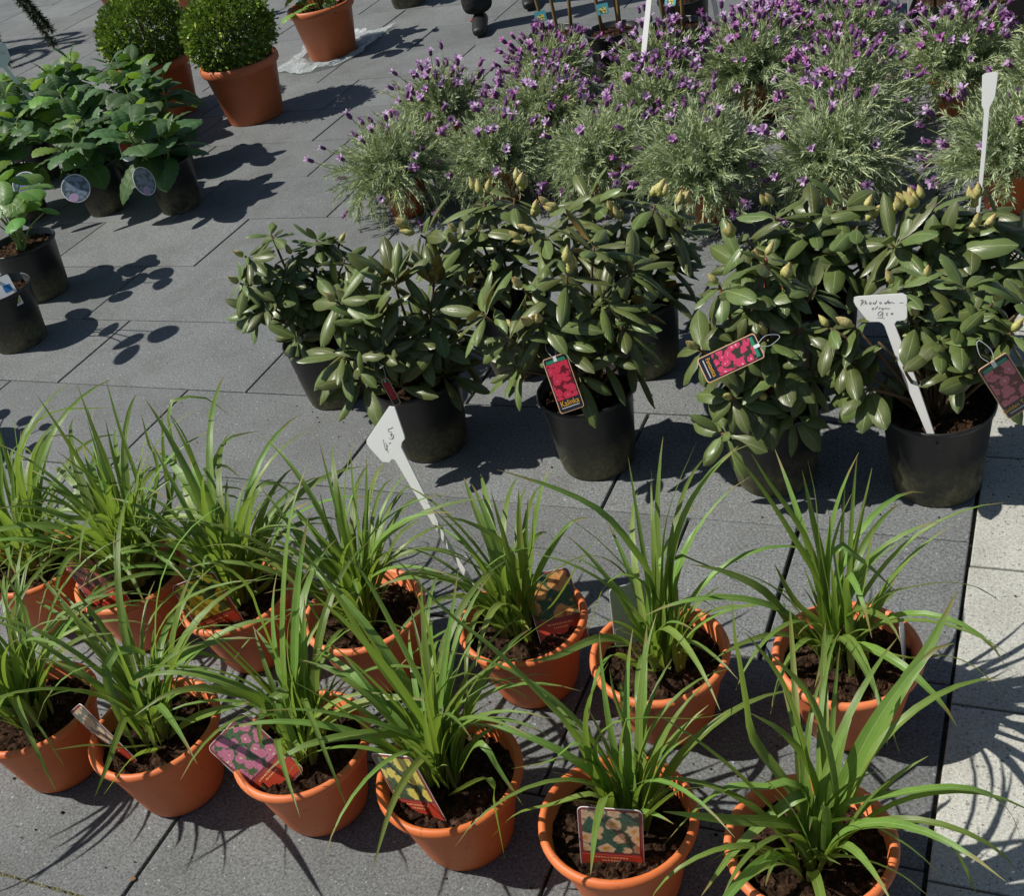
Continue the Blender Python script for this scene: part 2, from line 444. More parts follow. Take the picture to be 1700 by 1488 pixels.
mat_card('photo_pinkred', (.05, .05, .035), (.62, .05, .13), (.85, .45, .55), 3.6, 8.8, .55)
mat_card('photo_rose', (.12, .03, .03), (.50, .13, .17), (.66, .40, .38), 2.8, 12.4, .58)
mat_card('photo_violet', (.10, .13, .14), (.20, .26, .34), (.36, .22, .5), 5.0, 15.0)
flat('card_red', (.42, .05, .025), .35, .5)
flat('card_maroon', (.26, .06, .06), .35, .5)
flat('card_edge', (.78, .76, .72), .4, .4)
flat('card_orange_edge', (.72, .44, .24), .4, .4)
flat('card_dark', (.018, .022, .035), .3, .5)
flat('card_green', (.03, .25, .13), .35, .5)
flat('card_grey', (.46, .50, .42), .35, .5)
flat('card_gold', (.85, .44, .03), .4, .4)
flat('card_cyan', (.06, .28, .32), .4, .4)
flat('card_white', (.78, .80, .80), .4, .4)
flat('card_blue', (.03, .20, .50), .4, .4)
flat('card_peach_text', (.75, .42, .22), .4, .4)
DAYLILY_POTS={'D1': (-1.795, 1.045), 'D2': (-1.498, 1.055), 'D3': (-1.187, 1.085), 'D4': (-0.889, 1.085), 'D5': (-0.58, 1.06), 'D6': (-0.284, 1.085), 'E0': (-2.14, 1.44), 'E1': (-1.85, 1.435), 'E2': (-1.547, 1.425), 'E3': (-1.235, 1.423), 'E4': (-0.897, 1.455), 'E5': (-0.614, 1.42), 'E6': (-0.295, 1.478)}
LEAF_PATHS={
'D6':[[(-272,1087,135),(-241,1094,243),(-192,1105,267),(-109,1122,292),(-55,1134,284),(-22,1141,248),(-1,1145,178)],[(-274,1079,135),(-274,1079,204),(-210,1039,300),(-165,1010,323),(-121,983,328),(-77,956,311)],[(-272,1087,135),(-282,1085,183),(-194,1104,205),(-123,1119,193),(-86,1127,145),(-56,1133,44)],[(-276,1076,135),(-269,1068,155),(-204,997,273),(-139,924,364),(-97,877,399)],[(-292,1076,135),(-296,1071,212),(-324,1040,258),(-372,987,317),(-433,919,404)],[(-294,1079,135),(-281,1087,273),(-316,1065,262),(-378,1026,201),(-433,992,112)],[(-287,1073,135),(-295,1040,232),(-315,962,317),(-331,897,350),(-342,851,348)],[(-295,1081,135),(-291,1082,291),(-338,1065,299),(-388,1047,307),(-442,1028,254),(-487,1011,191)],[(-296,1082,135),(-269,1089,217),(-278,1087,331),(-308,1078,408),(-349,1066,454)],[(-272,1088,135),(-248,1095,234),(-253,1094,373),(-272,1089,480),(-313,1077,560)],[(-296,1083,135),(-276,1087,247),(-287,1084,414),(-306,1080,519),(-342,1073,599)],[(-277,1094,135),(-244,1137,212),(-213,1175,288),(-172,1228,366),(-141,1268,407),(-106,1313,485)],[(-274,1092,135),(-243,1115,248),(-204,1143,358),(-158,1176,442),(-122,1203,480),(-101,1218,478)],[(-295,1091,135),(-304,1096,241),(-367,1129,318),(-373,1132,391),(-375,1133,510),(-372,1132,611)]],
'E6':[[(-307,1476,135),(-328,1473,305),(-372,1467,433),(-412,1462,529),(-452,1456,605)],[(-307,1476,135),(-340,1472,386),(-369,1468,474),(-396,1464,532),(-420,1460,594)],[(-307,1476,135),(-325,1472,353),(-335,1469,468),(-345,1467,562)],[(-307,1476,135),(-326,1471,388),(-329,1471,509),(-336,1469,581)],[(-307,1475,135),(-376,1455,232),(-418,1443,320),(-478,1426,372),(-524,1412,392)],[(-283,1480,135),(-247,1488,277),(-190,1500,310),(-138,1511,319),(-93,1521,306),(-56,1529,273)],[(-283,1480,135),(-305,1476,394),(-269,1484,376),(-239,1490,339),(-215,1495,302)],[(-290,1467,135),(-284,1456,354),(-250,1386,384),(-230,1346,340)],[(-283,1480,135),(-272,1483,280),(-264,1485,318),(-245,1489,443)],[(-284,1472,135),(-256,1457,196),(-185,1419,230),(-126,1388,278),(-80,1364,284),(-50,1348,264),(-34,1339,244)],[(-307,1476,135),(-322,1472,224),(-319,1473,339),(-309,1475,446),(-312,1474,487)],[(-288,1468,135),(-281,1457,278),(-210,1352,380),(-181,1309,372)],[(-302,1468,135),(-327,1430,267),(-354,1391,353),(-374,1361,459)]],
'E5':[[(-626,1417,135),(-607,1422,326),(-631,1415,423),(-668,1405,498),(-730,1387,553),(-814,1363,602)],[(-625,1415,135),(-616,1419,307),(-638,1409,362),(-680,1391,450),(-738,1365,540)],[(-603,1425,135),(-599,1427,335),(-590,1431,438),(-578,1436,569)],[(-603,1425,135),(-573,1438,350),(-541,1452,463),(-492,1474,543),(-449,1493,582)],[(-604,1426,135),(-570,1447,359),(-532,1471,475),(-472,1509,549),(-435,1532,561)],[(-603,1425,135),(-585,1433,362),(-568,1440,458),(-542,1452,530),(-509,1467,602)],[(-625,1415,135),(-601,1426,278),(-639,1409,356),(-681,1390,338),(-724,1371,237)],[(-603,1425,135),(-575,1437,367),(-522,1461,348),(-480,1480,305),(-452,1492,262)],[(-612,1432,135),(-612,1432,173),(-600,1498,197),(-586,1581,148),(-570,1669,29)],[(-620,1410,135),(-640,1375,192),(-649,1359,244),(-678,1309,294),(-720,1237,317),(-748,1188,350)],[(-616,1408,135),(-625,1356,183),(-638,1286,288),(-649,1220,290),(-658,1172,224)],[(-625,1415,135),(-632,1412,250),(-628,1414,156),(-612,1421,82)]],
'D5':[[(-569,1066,135),(-587,1056,317),(-564,1069,370),(-518,1093,373),(-444,1132,346),(-381,1166,350)],[(-592,1062,135),(-624,1069,330),(-677,1081,409),(-741,1094,477),(-816,1110,527),(-885,1125,610),(-941,1137,616)],[(-577,1072,135),(-565,1119,228),(-576,1075,190),(-586,1035,95),(-589,1022,11)],[(-576,1049,135),(-572,1034,253),(-532,913,355),(-499,810,397)],[(-591,1054,135),(-600,1050,226),(-664,1015,228),(-712,990,225),(-755,967,184)],[(-591,1054,135),(-598,1050,342),(-648,1024,325),(-700,996,328)],[(-569,1055,135),(-496,1022,257),(-443,999,343),(-400,980,387),(-361,962,425)],[(-569,1066,135),(-596,1051,295),(-585,1057,418),(-546,1078,498)],[(-568,1057,135),(-502,1038,288),(-462,1026,384),(-413,1012,454)],[(-569,1066,135),(-545,1078,302),(-547,1077,428),(-546,1078,488)]],
'D4':[[(-889,1073,135),(-889,1082,217),(-887,1022,266),(-884,932,281),(-880,832,247)],[(-881,1094,135),(-856,1121,265),(-877,1098,178),(-901,1071,76)],[(-878,1079,135),(-756,1014,350),(-722,996,317),(-687,978,269)],[(-879,1078,135),(-721,963,341),(-730,970,267),(-762,993,94)],[(-886,1097,135),(-882,1111,264),(-868,1168,194),(-850,1241,93)],[(-880,1093,135),(-875,1097,319),(-836,1130,364),(-788,1170,305),(-752,1200,236)],[(-899,1078,135),(-888,1085,213),(-930,1055,288),(-979,1019,350),(-1037,978,402),(-1085,942,427)],[(-898,1077,135),(-911,1067,257),(-955,1029,307),(-1008,985,333),(-1054,947,339),(-1097,911,315)],[(-900,1089,135),(-915,1094,269),(-986,1120,385),(-1041,1140,531),(-1109,1165,578)],[(-898,1077,135),(-902,1074,323),(-933,1048,506),(-965,1021,619)],[(-899,1079,135),(-882,1089,297),(-894,1082,480),(-909,1073,622),(-932,1058,684)],[(-880,1093,135),(-877,1095,306),(-857,1111,431),(-856,1113,557)],[(-880,1093,135),(-845,1122,284),(-810,1151,346),(-739,1211,394),(-671,1268,418)]],
'D3':[[(-1195,1076,135),(-1203,1067,293),(-1217,1051,353),(-1246,1020,408),(-1287,974,456),(-1323,934,486)],[(-1195,1076,135),(-1206,1064,279),(-1234,1032,342),(-1266,998,382),(-1297,963,397),(-1336,919,385)],[(-1180,1076,135),(-1152,1040,322),(-1123,1003,303),(-1117,995,203)],[(-1194,1076,135),(-1157,1124,265),(-1189,1082,292),(-1214,1050,263),(-1224,1037,215),(-1224,1038,166)],[(-1186,1097,135),(-1186,1099,264),(-1181,1145,381),(-1174,1204,485),(-1169,1261,558),(-1161,1328,607)],[(-1180,1094,135),(-1170,1106,275),(-1126,1163,481),(-1088,1211,607)],[(-1179,1094,135),(-1175,1098,283),(-1171,1103,438),(-1174,1100,548),(-1204,1066,619)],[(-1179,1094,135),(-1163,1112,271),(-1101,1180,347),(-1048,1239,342),(-1008,1284,261)]],
'D2':[[(-1502,1044,135),(-1480,1099,304),(-1493,1066,359),(-1505,1038,355),(-1513,1017,274),(-1516,1010,121)],[(-1491,1064,135),(-1468,1093,252),(-1478,1080,233),(-1482,1076,147)],[(-1493,1044,135),(-1473,1005,257),(-1453,962,277),(-1418,890,285),(-1381,814,297)],[(-1491,1045,135),(-1488,1039,123),(-1417,935,243),(-1323,795,343)],[(-1505,1045,135),(-1507,1041,289),(-1516,1028,352),(-1543,989,369),(-1573,944,346),(-1593,913,304)],[(-1494,1044,135),(-1467,961,225),(-1447,898,310),(-1420,815,400)],[(-1486,1054,135),(-1462,1052,153),(-1362,1046,235),(-1205,1035,322)],[(-1491,1065,135),(-1498,1055,266),(-1476,1087,293),(-1448,1129,292),(-1423,1167,265),(-1395,1207,203)],[(-1491,1065,135),(-1461,1110,323),(-1430,1156,443),(-1392,1211,510),(-1352,1271,534),(-1330,1304,529),(-1302,1346,489)]],
'E1':[[(-1843,1444,135),(-1785,1518,231),(-1763,1546,281),(-1745,1569,395),(-1722,1598,505)],[(-1843,1444,135),(-1724,1596,226),(-1710,1614,335),(-1710,1614,440),(-1717,1605,501)],[(-1843,1444,135),(-1745,1570,331),(-1715,1608,499),(-1688,1642,510),(-1661,1677,483),(-1643,1700,421)],[(-1846,1446,135),(-1821,1524,274),(-1816,1540,352),(-1812,1553,487),(-1806,1571,611)],[(-1843,1444,135),(-1762,1548,364),(-1755,1557,444),(-1748,1566,520)],[(-1843,1444,135),(-1813,1483,421),(-1808,1488,533),(-1805,1493,583)],[(-1843,1444,135),(-1825,1468,319),(-1825,1467,407),(-1827,1465,482),(-1838,1450,537),(-1868,1412,556)],[(-1843,1444,135),(-1806,1492,355),(-1835,1455,416),(-1862,1420,519)],[(-1843,1444,135),(-1703,1623,239),(-1690,1640,329),(-1664,1674,479)],[(-1843,1444,135),(-1732,1586,233),(-1683,1649,342),(-1654,1685,375),(-1616,1734,361)],[(-1843,1444,135),(-1709,1616,244),(-1702,1624,328),(-1676,1658,317),(-1660,1678,261)],[(-1857,1426,135),(-1831,1459,292),(-1882,1394,356),(-1920,1345,424),(-1966,1287,458)],[(-1857,1426,135),(-1831,1459,257),(-1862,1420,304),(-1902,1368,308),(-1949,1308,286)]],
'E0':[[(-2133,1450,135),(-2122,1467,319),(-2093,1509,424),(-2064,1553,476),(-2028,1605,483),(-1996,1654,455),(-1968,1694,434)],[(-2133,1450,135),(-2099,1500,299),(-2075,1537,374),(-2050,1573,428)],[(-2133,1450,135),(-2133,1450,307),(-2108,1487,329),(-2081,1528,313),(-2060,1558,228)],[(-2133,1450,135),(-2142,1438,309),(-2117,1474,438),(-2097,1504,532)],[(-2133,1450,135),(-2114,1479,261),(-2074,1538,325),(-2034,1597,353)]],
'E2':[[(-1537,1431,135),(-1477,1469,183),(-1487,1463,292),(-1508,1449,324)],[(-1555,1416,135),(-1532,1442,208),(-1547,1425,254),(-1570,1399,299)],[(-1535,1427,135),(-1461,1443,233),(-1381,1460,357),(-1305,1477,398)],[(-1539,1434,135),(-1525,1449,236),(-1479,1501,361),(-1447,1536,384),(-1417,1569,314)],[(-1539,1434,135),(-1502,1475,217),(-1448,1535,256),(-1398,1591,232),(-1366,1626,156)]],
'E3':[[(-1226,1431,135),(-1217,1438,239),(-1195,1456,327),(-1156,1489,509)],[(-1226,1431,135),(-1221,1435,242),(-1205,1448,338),(-1177,1472,491)],[(-1226,1431,135),(-1227,1430,261),(-1222,1434,367),(-1207,1446,475)],[(-1223,1423,135),(-1168,1423,260),(-1094,1423,376),(-1029,1423,427)],[(-1244,1415,135),(-1230,1428,247),(-1253,1408,354),(-1273,1391,426),(-1287,1379,477)]],
'E4':[[(-887,1461,135),(-878,1467,262),(-852,1483,333),(-827,1499,440),(-770,1534,507)],[(-907,1449,135),(-887,1461,266),(-894,1457,350),(-936,1431,419),(-979,1403,455)],[(-888,1447,135),(-887,1447,294),(-884,1444,411),(-886,1445,486)],[(-907,1449,135),(-905,1450,273),(-928,1436,312),(-972,1408,382),(-1020,1378,429),(-1051,1359,456)],[(-887,1461,135),(-859,1479,254),(-793,1520,356),(-754,1544,361)],[(-887,1461,135),(-852,1483,236),(-786,1524,276),(-740,1553,250),(-701,1578,165)],[(-887,1461,135),(-875,1469,276),(-866,1474,375),(-852,1483,466)],[(-887,1461,135),(-908,1448,198),(-942,1427,289),(-895,1456,329),(-838,1492,320),(-788,1523,262)],[(-885,1456,135),(-823,1460,215),(-721,1467,370),(-667,1471,400)]],
'D1':[[(-1789,1055,135),(-1774,1081,242),(-1756,1112,377),(-1758,1110,501)],[(-1784,1049,135),(-1740,1065,249),(-1647,1099,361),(-1582,1123,410)],[(-1789,1055,135),(-1786,1060,245),(-1788,1058,345),(-1793,1049,400)],[(-1783,1047,135),(-1710,1063,273),(-1611,1084,350),(-1531,1101,363)],[(-1789,1055,135),(-1782,1067,205),(-1785,1062,276),(-1797,1041,303)]],
}
RHODO_POTS={'R1': ((-1.89, 2.4), 's'), 'R2': ((-1.48, 2.2), 'l'), 'R3': ((-1.01, 2.18), 'l'), 'R4': ((-0.57, 2.17), 'm'), 'R5': ((-0.22, 2.18), 'm'), 'B1': ((-1.38, 2.6), 'l'), 'B2': ((-1.02, 2.62), 'l'), 'B3': ((-0.56, 2.62), 'w'), 'B4': ((-0.2, 2.58), 'w')}
ROSETTES={
'R1':[(-1948,2290,507,1),(-1889,2400,449,1),(-1817,2521,422,1),(-1957,2245,452,1),(-1948,2418,504,0),(-1861,2486,450,0),(-1910,2257,391,0),(-1840,2439,345,0),(-1778,2488,319,0),(-1908,2322,240,0),(-1953,2249,368,0),(-1871,2352,338,0),(-1890,2336,420,0)],
'R2':[(-1558,2087,492,1),(-1467,2208,474,0),(-1423,2166,348,1),(-1481,2079,349,0),(-1517,2030,310,0),(-1561,2049,365,0),(-1384,2193,228,0),(-1367,2276,309,0),(-1417,2302,423,0),(-1354,2345,382,0),(-1452,2074,266,0),(-1494,2118,426,0),(-1397,2220,385,0)],
'R3':[(-996,2165,516,4),(-1035,2080,449,3),(-959,2259,541,0),(-881,2273,472,0),(-845,2256,389,0),(-1093,2031,360,0),(-929,2130,336,0),(-1103,2027,441,0),(-849,2200,295,0),(-971,2077,320,0),(-1079,2115,513,1),(-878,2175,389,0),(-929,2185,444,0),(-999,2075,399,0),(-1173,2071,475,0)],
'R4':[(-554,2122,398,1),(-647,2150,503,1),(-527,2202,482,2),(-565,2223,528,1),(-584,2166,459,0),(-673,2040,416,1),(-613,2035,302,1),(-553,2071,280,1),(-528,2098,340,0),(-489,2171,392,0),(-471,2227,454,0),(-465,2146,296,0),(-612,2097,397,0),(-496,2086,227,0),(-640,2028,211,0)],
'R5':[(-419,2130,418,1),(-372,2135,417,1),(-392,2102,371,0),(-302,2192,482,1),(-244,2208,487,1),(-258,2156,425,1),(-121,2190,444,1),(-84,2154,398,1),(-173,2215,463,0),(-323,2119,392,0),(-344,2087,310,0),(-173,2104,350,0),(-134,2108,335,0),(-210,2131,388,0),(-97,2132,335,0),(-274,2094,352,0),(-51,2197,448,0),(-317,2170,432,0),(-179,2164,410,0)],
'B1':[(-1529,2487,463,3),(-1439,2535,411,2),(-1400,2623,489,1),(-1334,2670,474,3),(-1363,2586,375,0),(-1477,2492,363,0),(-1368,2538,302,0),(-1292,2647,406,2),(-1418,2580,432,0),(-1511,2485,393,0),(-1318,2587,339,0)],
'B2':[(-1202,2506,457,2),(-1153,2568,492,2),(-1112,2638,491,0),(-1020,2599,447,3),(-949,2669,459,3),(-908,2664,432,1),(-1058,2552,399,0),(-979,2593,368,0),(-866,2680,382,0),(-1124,2515,410,0),(-925,2614,340,0),(-949,2605,258,0)],
'B3':[(-632,2605,439,1),(-689,2552,403,1),(-544,2623,412,0),(-444,2624,399,1),(-482,2677,424,0),(-397,2655,383,1),(-565,2568,369,0),(-632,2543,359,1),(-484,2585,352,0),(-418,2599,328,0),(-703,2528,351,0)],
'B4':[(-299,2592,438,9),(-181,2612,434,3),(-184,2551,397,1),(-229,2578,407,0),(-129,2606,391,0),(-83,2589,339,0),(-354,2538,398,0),(-249,2526,381,0),(-273,2514,357,0),(-148,2534,346,0),(-326,2520,339,0)],
}
CARDS={'D2': [(-1.559, 0.981, 0.145), (-1.626, 1.006, 0.24), (0.973, -0.232, 0.0)], 'D3': [(-1.198, 1.009, 0.145), (-1.288, 1.028, 0.238), (0.935, 0.356, 0.0)], 'D4': [(-0.92, 1.01, 0.145), (-0.95, 1.029, 0.254), (0.986, -0.166, 0.0)], 'D5': [(-0.571, 0.999, 0.145), (-0.561, 1.01, 0.258), (0.972, 0.234, 0.0)], 'E4': [(-0.818, 1.47, 0.145), (-0.874, 1.548, 0.208), (0.489, 0.872, 0.0)], 'E5': [(-0.687, 1.472, 0.145), (-0.682, 1.494, 0.258), (0.778, 0.628, 0.0)], 'E1': [(-1.86, 1.342, 0.145), (-1.915, 1.379, 0.254), (0.989, 0.15, 0.0)], 'E2': [(-1.557, 1.343, 0.145), (-1.585, 1.356, 0.256), (0.913, 0.409, 0.0)]}
SIGNS={
'4':((-0.0701, -0.9553, 0.2873),[(-11762, 16311, 5232), (-11636, 16301, 5231), (-11489, 16127, 4688), (-11485, 16105, 4617), (-11567, 16087, 4536), (-11595, 16060, 4437), (-10776, 15474, 2689), (-10019, 15048, 1460), (-10122, 15039, 1403), (-10856, 15453, 2602), (-11776, 15990, 4163), (-11845, 16001, 4180), (-11929, 15982, 4097), (-12088, 15992, 4092), (-12354, 16087, 4345), (-12413, 16119, 4436), (-12401, 16141, 4511)],[[(-11999, 16125, 4557), (-11967, 16058, 4340), (-11913, 16088, 4456)], [(-11950, 16105, 4501), (-11915, 16041, 4296)], [(-11873, 16094, 4484), (-11826, 16099, 4514)], [(-11862, 16130, 4607), (-11816, 16119, 4581), (-11762, 16122, 4605), (-11735, 16141, 4674), (-11778, 16145, 4676), (-11798, 16133, 4632), (-11738, 16127, 4626)], [(-11838, 16164, 4725), (-11853, 16177, 4765), (-11792, 16182, 4795), (-11727, 16187, 4828)], [(-11838, 16164, 4725), (-11787, 16162, 4730), (-11778, 16150, 4694), (-11824, 16147, 4671)]]),
'9':((-0.322, -0.9392, 0.1191),[(-3797, 21754, 4658), (-3721, 21733, 4692), (-2819, 21453, 4925), (-2736, 21420, 4892), (-2724, 21409, 4837), (-2722, 21358, 4438), (-2770, 21366, 4370), (-2926, 21413, 4325), (-2974, 21420, 4250), (-2535, 21127, 3124), (-2148, 20848, 1971), (-2293, 20892, 1929), (-2779, 21203, 3063), (-3170, 21476, 4157), (-3218, 21499, 4213), (-3280, 21523, 4232), (-3466, 21582, 4194), (-3540, 21611, 4225), (-3763, 21720, 4482), (-3804, 21745, 4565)],[[(-3659, 21688, 4506), (-3622, 21690, 4623)], [(-3666, 21704, 4615), (-3621, 21692, 4642), (-3586, 21679, 4630), (-3605, 21680, 4590), (-3640, 21689, 4565)], [(-3640, 21689, 4565), (-3601, 21672, 4536)], [(-3551, 21668, 4646), (-3570, 21663, 4551)], [(-3565, 21666, 4589), (-3534, 21657, 4604), (-3530, 21650, 4559)], [(-3464, 21636, 4626), (-3482, 21637, 4586), (-3456, 21628, 4582), (-3438, 21627, 4622), (-3464, 21636, 4626)], [(-3360, 21601, 4628), (-3394, 21613, 4631), (-3403, 21612, 4602), (-3368, 21601, 4609)], [(-3324, 21596, 4690), (-3364, 21599, 4600)], [(-3256, 21570, 4667), (-3273, 21572, 4636), (-3247, 21562, 4632), (-3230, 21560, 4663), (-3256, 21570, 4667)], [(-3127, 21528, 4683), (-3161, 21538, 4676), (-3170, 21538, 4647), (-3135, 21527, 4658)], [(-3092, 21523, 4739), (-3135, 21527, 4654)], [(-3097, 21517, 4679), (-3058, 21506, 4700), (-3084, 21516, 4709), (-3097, 21516, 4670), (-3059, 21504, 4678)], [(-3041, 21498, 4681), (-3033, 21498, 4705), (-3007, 21490, 4710), (-2999, 21485, 4689), (-2973, 21478, 4703)], [(-2872, 21446, 4728), (-2796, 21422, 4742)], [(-3378, 21592, 4515), (-3413, 21604, 4508), (-3422, 21602, 4470), (-3387, 21592, 4486)], [(-3308, 21575, 4566), (-3361, 21584, 4491)], [(-3283, 21559, 4507), (-3274, 21560, 4540), (-3248, 21552, 4546)], [(-3213, 21540, 4548), (-3231, 21542, 4517), (-3205, 21533, 4513), (-3187, 21531, 4544), (-3213, 21540, 4548)], [(-3162, 21520, 4531), (-3153, 21521, 4560), (-3127, 21513, 4565), (-3119, 21508, 4548), (-3067, 21493, 4572)], [(-3197, 21523, 4460), (-3240, 21539, 4470), (-3292, 21552, 4432), (-3301, 21548, 4375), (-3258, 21534, 4379), (-3205, 21525, 4449), (-3214, 21516, 4356), (-3241, 21522, 4327), (-3319, 21547, 4321)], [(-3180, 21503, 4344), (-3189, 21502, 4315)], [(-3102, 21491, 4461), (-3128, 21499, 4456), (-3132, 21498, 4432), (-3111, 21489, 4423), (-3137, 21496, 4404)], [(-3025, 21466, 4476), (-3042, 21468, 4446), (-3016, 21460, 4451), (-2999, 21458, 4481), (-3025, 21466, 4476)]]),
'L':((-0.3538, -0.93, 0.0995),[(-1805, 26886, 7233), (-1757, 26872, 7274), (-1524, 26789, 7328), (-1486, 26771, 7292), (-1494, 26762, 7178), (-1530, 26734, 6793), (-1634, 26748, 6552), (-1679, 26662, 5595), (-1757, 26560, 4358), (-1849, 26436, 2879), (-1930, 26466, 2863), (-1836, 26589, 4346), (-1768, 26695, 5585), (-1745, 26783, 6490), (-1798, 26814, 6590)],[]),
'H':((0.7277, -0.6786, 0.0995),[(-45378, 41232, 6594), (-44874, 41734, 6327), (-44787, 41810, 6211), (-44753, 41747, 5531), (-44879, 41592, 5399), (-44936, 41507, 5236), (-44539, 41716, 3754), (-44088, 41976, 2237), (-44208, 41848, 2236), (-44680, 41573, 3818), (-45069, 41365, 5240), (-45179, 41262, 5342), (-45621, 40843, 5721), (-45695, 40788, 5886)],[[(-45012, 41522, 5894), (-44966, 41581, 5960), (-44956, 41578, 5870), (-45030, 41491, 5816)], [(-44910, 41637, 5936), (-44947, 41584, 5844), (-44903, 41626, 5804), (-44864, 41678, 5873), (-44910, 41637, 5936)]]),
'W':((-0.4528, -0.8554, 0.2516),[(-14521, 44181, 5280), (-14889, 43825, 3404), (-15260, 43510, 1665), (-15437, 43597, 1644), (-15149, 43955, 3381), (-14745, 44296, 5267)],[]),
}
TAGS={
'kalinka':[(-10357, 20432, 3753), (-9864, 20699, 3822), (-9504, 20252, 2709), (-9975, 19965, 2584)],
'fantastica':[(-6641, 19923, 4208), (-5579, 20469, 4577), (-5343, 20244, 4181), (-6384, 19657, 3748)],
'golden':[(-1212, 20316, 4009), (-822, 20522, 4228), (-368, 20760, 3044), (-777, 20545, 2471)],
'edge':[(-14558, 20476, 3044), (-14415, 20572, 3074), (-14574, 20464, 2281), (-14751, 20345, 2280)],
}

# ------------------------------------------------------------------ ground and paving
def view_px(P):
    v = Vector(P) - Vector((0, 0, CAM_H))
    d = v.dot(AX_F)
    return (850 + 1971.57 * v.dot(AX_R) / d, 744 + 1971.57 * v.dot(AX_D) / d) if d > .2 else (1e5, 1e5)

ground = obj('ground', mesh_from('ground', [(-40, -20, -.03), (40, -20, -.03), (40, 60, -.03), (-40, 60, -.03)], [(0, 1, 2, 3)], smooth=False), M['paver_dark'])
ground['kind'] = 'structure'
bed = obj('pavement', mesh_from('pavement', [(-11, -.6, -.012), (2.2, -.6, -.012), (2.2, 10.5, -.012), (-11, 10.5, -.012)], [(0, 1, 2, 3)], smooth=False), M['joint'])
bed['kind'] = 'structure'
_pav = {}
def paver(x0, x1, y0, y1, mat, gx, gy):
    w, d = round(x1 - x0 - gx, 3), round(y1 - y0 - gy, 3)
    key = (w, d, mat)
    if key not in _pav:
        me = box_mesh('paver', w, d, .05, 0, (0, 0, -.025))
        bm = bmesh.new(); bm.from_mesh(me)
        es = [e for e in bm.edges if all(v.co.z > -.01 for v in e.verts)]
        bmesh.ops.bevel(bm, geom=es, offset=.0028, segments=2, affect='EDGES', profile=.5)
        bm.to_mesh(me); bm.free()
        _pav[key] = me
    o = obj('paver', _pav[key], M[mat], bed, ((x0 + x1) / 2 + random.uniform(-.0012, .0012), (y0 + y1) / 2 + random.uniform(-.0008, .0008), random.uniform(-.0012, .0012)),
            (random.uniform(-.0012, .0012), random.uniform(-.001, .001), random.uniform(-.0012, .0012)))
    return o
def in_view(x, y, mg=260):
    a = view_px((x, y, 0))
    return -mg < a[0] < 1700 + mg and -mg < a[1] < 1488 + mg
BORDER = -.135
KNOWN = {-3: [-1.466], -1: [-1.475, -.73, -.484], 0: [-1.686, -.944], 1: [-2.97, -2.215], 2: [-3.19], 3: [-2.97], 4: [-3.35], 5: [-2.93], 6: [-3.135]}
for k in range(-5, 19):
    y0, y1 = 1.99 + .4 * k, 1.99 + .4 * (k + 1)
    ks = KNOWN.get(k, [-2.2 - .37 * (k % 2) + random.uniform(-.15, .15)])
    js = list(ks)
    x = ks[0]
    while x > -11: x -= .745; js.append(x)
    x = ks[-1]
    while x < BORDER - .85: x += .745; js.append(x)
    js = sorted(j for j in js if j < BORDER - .05) + [BORDER]
    for a, b in zip(js, js[1:]):
        if any(in_view(px_, py_) for px_ in (a, (a + b) / 2, b) for py_ in (y0, y1)):
            paver(a, b, y0, y1, 'paver_dark', .0075, .0038)
for k in range(-8, 16):
    y0 = 1.917 + .371 * k
    for q in range(3):
        a = BORDER + .0012 + .371 * q
        if any(in_view(xx, yy) for xx in (a, a + .371) for yy in (y0, y0 + .371)):
            paver(a, a + .371, y0, y0 + .371, 'paver_light', .006, .005)
# moss and grit caught in the joint by the near edge
V, F = [], []
for i in range(260):
    x = random.uniform(-1.95, -1.44); y = .79 + random.gauss(0, .004)
    s = random.uniform(.0015, .0055)
    b0 = len(V)
    for dx, dy, dz in ((-1, -1, 0), (1, -1, 0), (1, 1, 0), (-1, 1, 0), (0, 0, 1.1)):
        V.append((x + dx * s * random.uniform(.6, 1.2), y + dy * s * random.uniform(.5, 1), -.004 + (dz * s if dz else -.004)))
    F += [(b0, b0 + 1, b0 + 4), (b0 + 1, b0 + 2, b0 + 4), (b0 + 2, b0 + 3, b0 + 4), (b0 + 3, b0, b0 + 4)]
mo = obj('moss', mesh_from('moss', V, F), M['moss'])
tag(mo, 'dry moss and grit in the paving joint at the near left corner', 'moss', kind='stuff')

# ------------------------------------------------------------------ pots and soil
ME = {}
ME['terra'] = lathe('pot', [(0, .002), (.070, .002), (.0755, .0), (.080, .004), (.0850, .020), (.1130, .142), (.1160, .1500), (.1215, .1520), (.1258, .1555), (.1272, .161), (.1260, .1670), (.1215, .1710), (.1165, .1705), (.1130, .166), (.1075, .128), (0, .122)], 48)
ME['black'] = lathe('pot', [(0, .002), (.078, .002), (.086, .0), (.090, .004), (.0915, .020), (.0935, .022), (.1115, .196), (.1150, .200), (.1175, .203), (.1190, .210), (.1175, .214), (.1150, .2145), (.1125, .210), (.1085, .180), (0, .176)], 44)
ME['box_pot'] = lathe('pot', [(0, .003), (.128, .003), (.134, .0), (.137, .006), (.176, .245), (.187, .248), (.193, .256), (.194, .275), (.190, .288), (.183, .291), (.177, .285), (.170, .24), (0, .232)], 48)
ME['lav_pot'] = lathe('pot', [(0, .002), (.058, .002), (.062, .0), (.065, .005), (.084, .118), (.090, .120), (.093, .126), (.093, .138), (.089, .143), (.085, .140), (.080, .11), (0, .105)], 36)
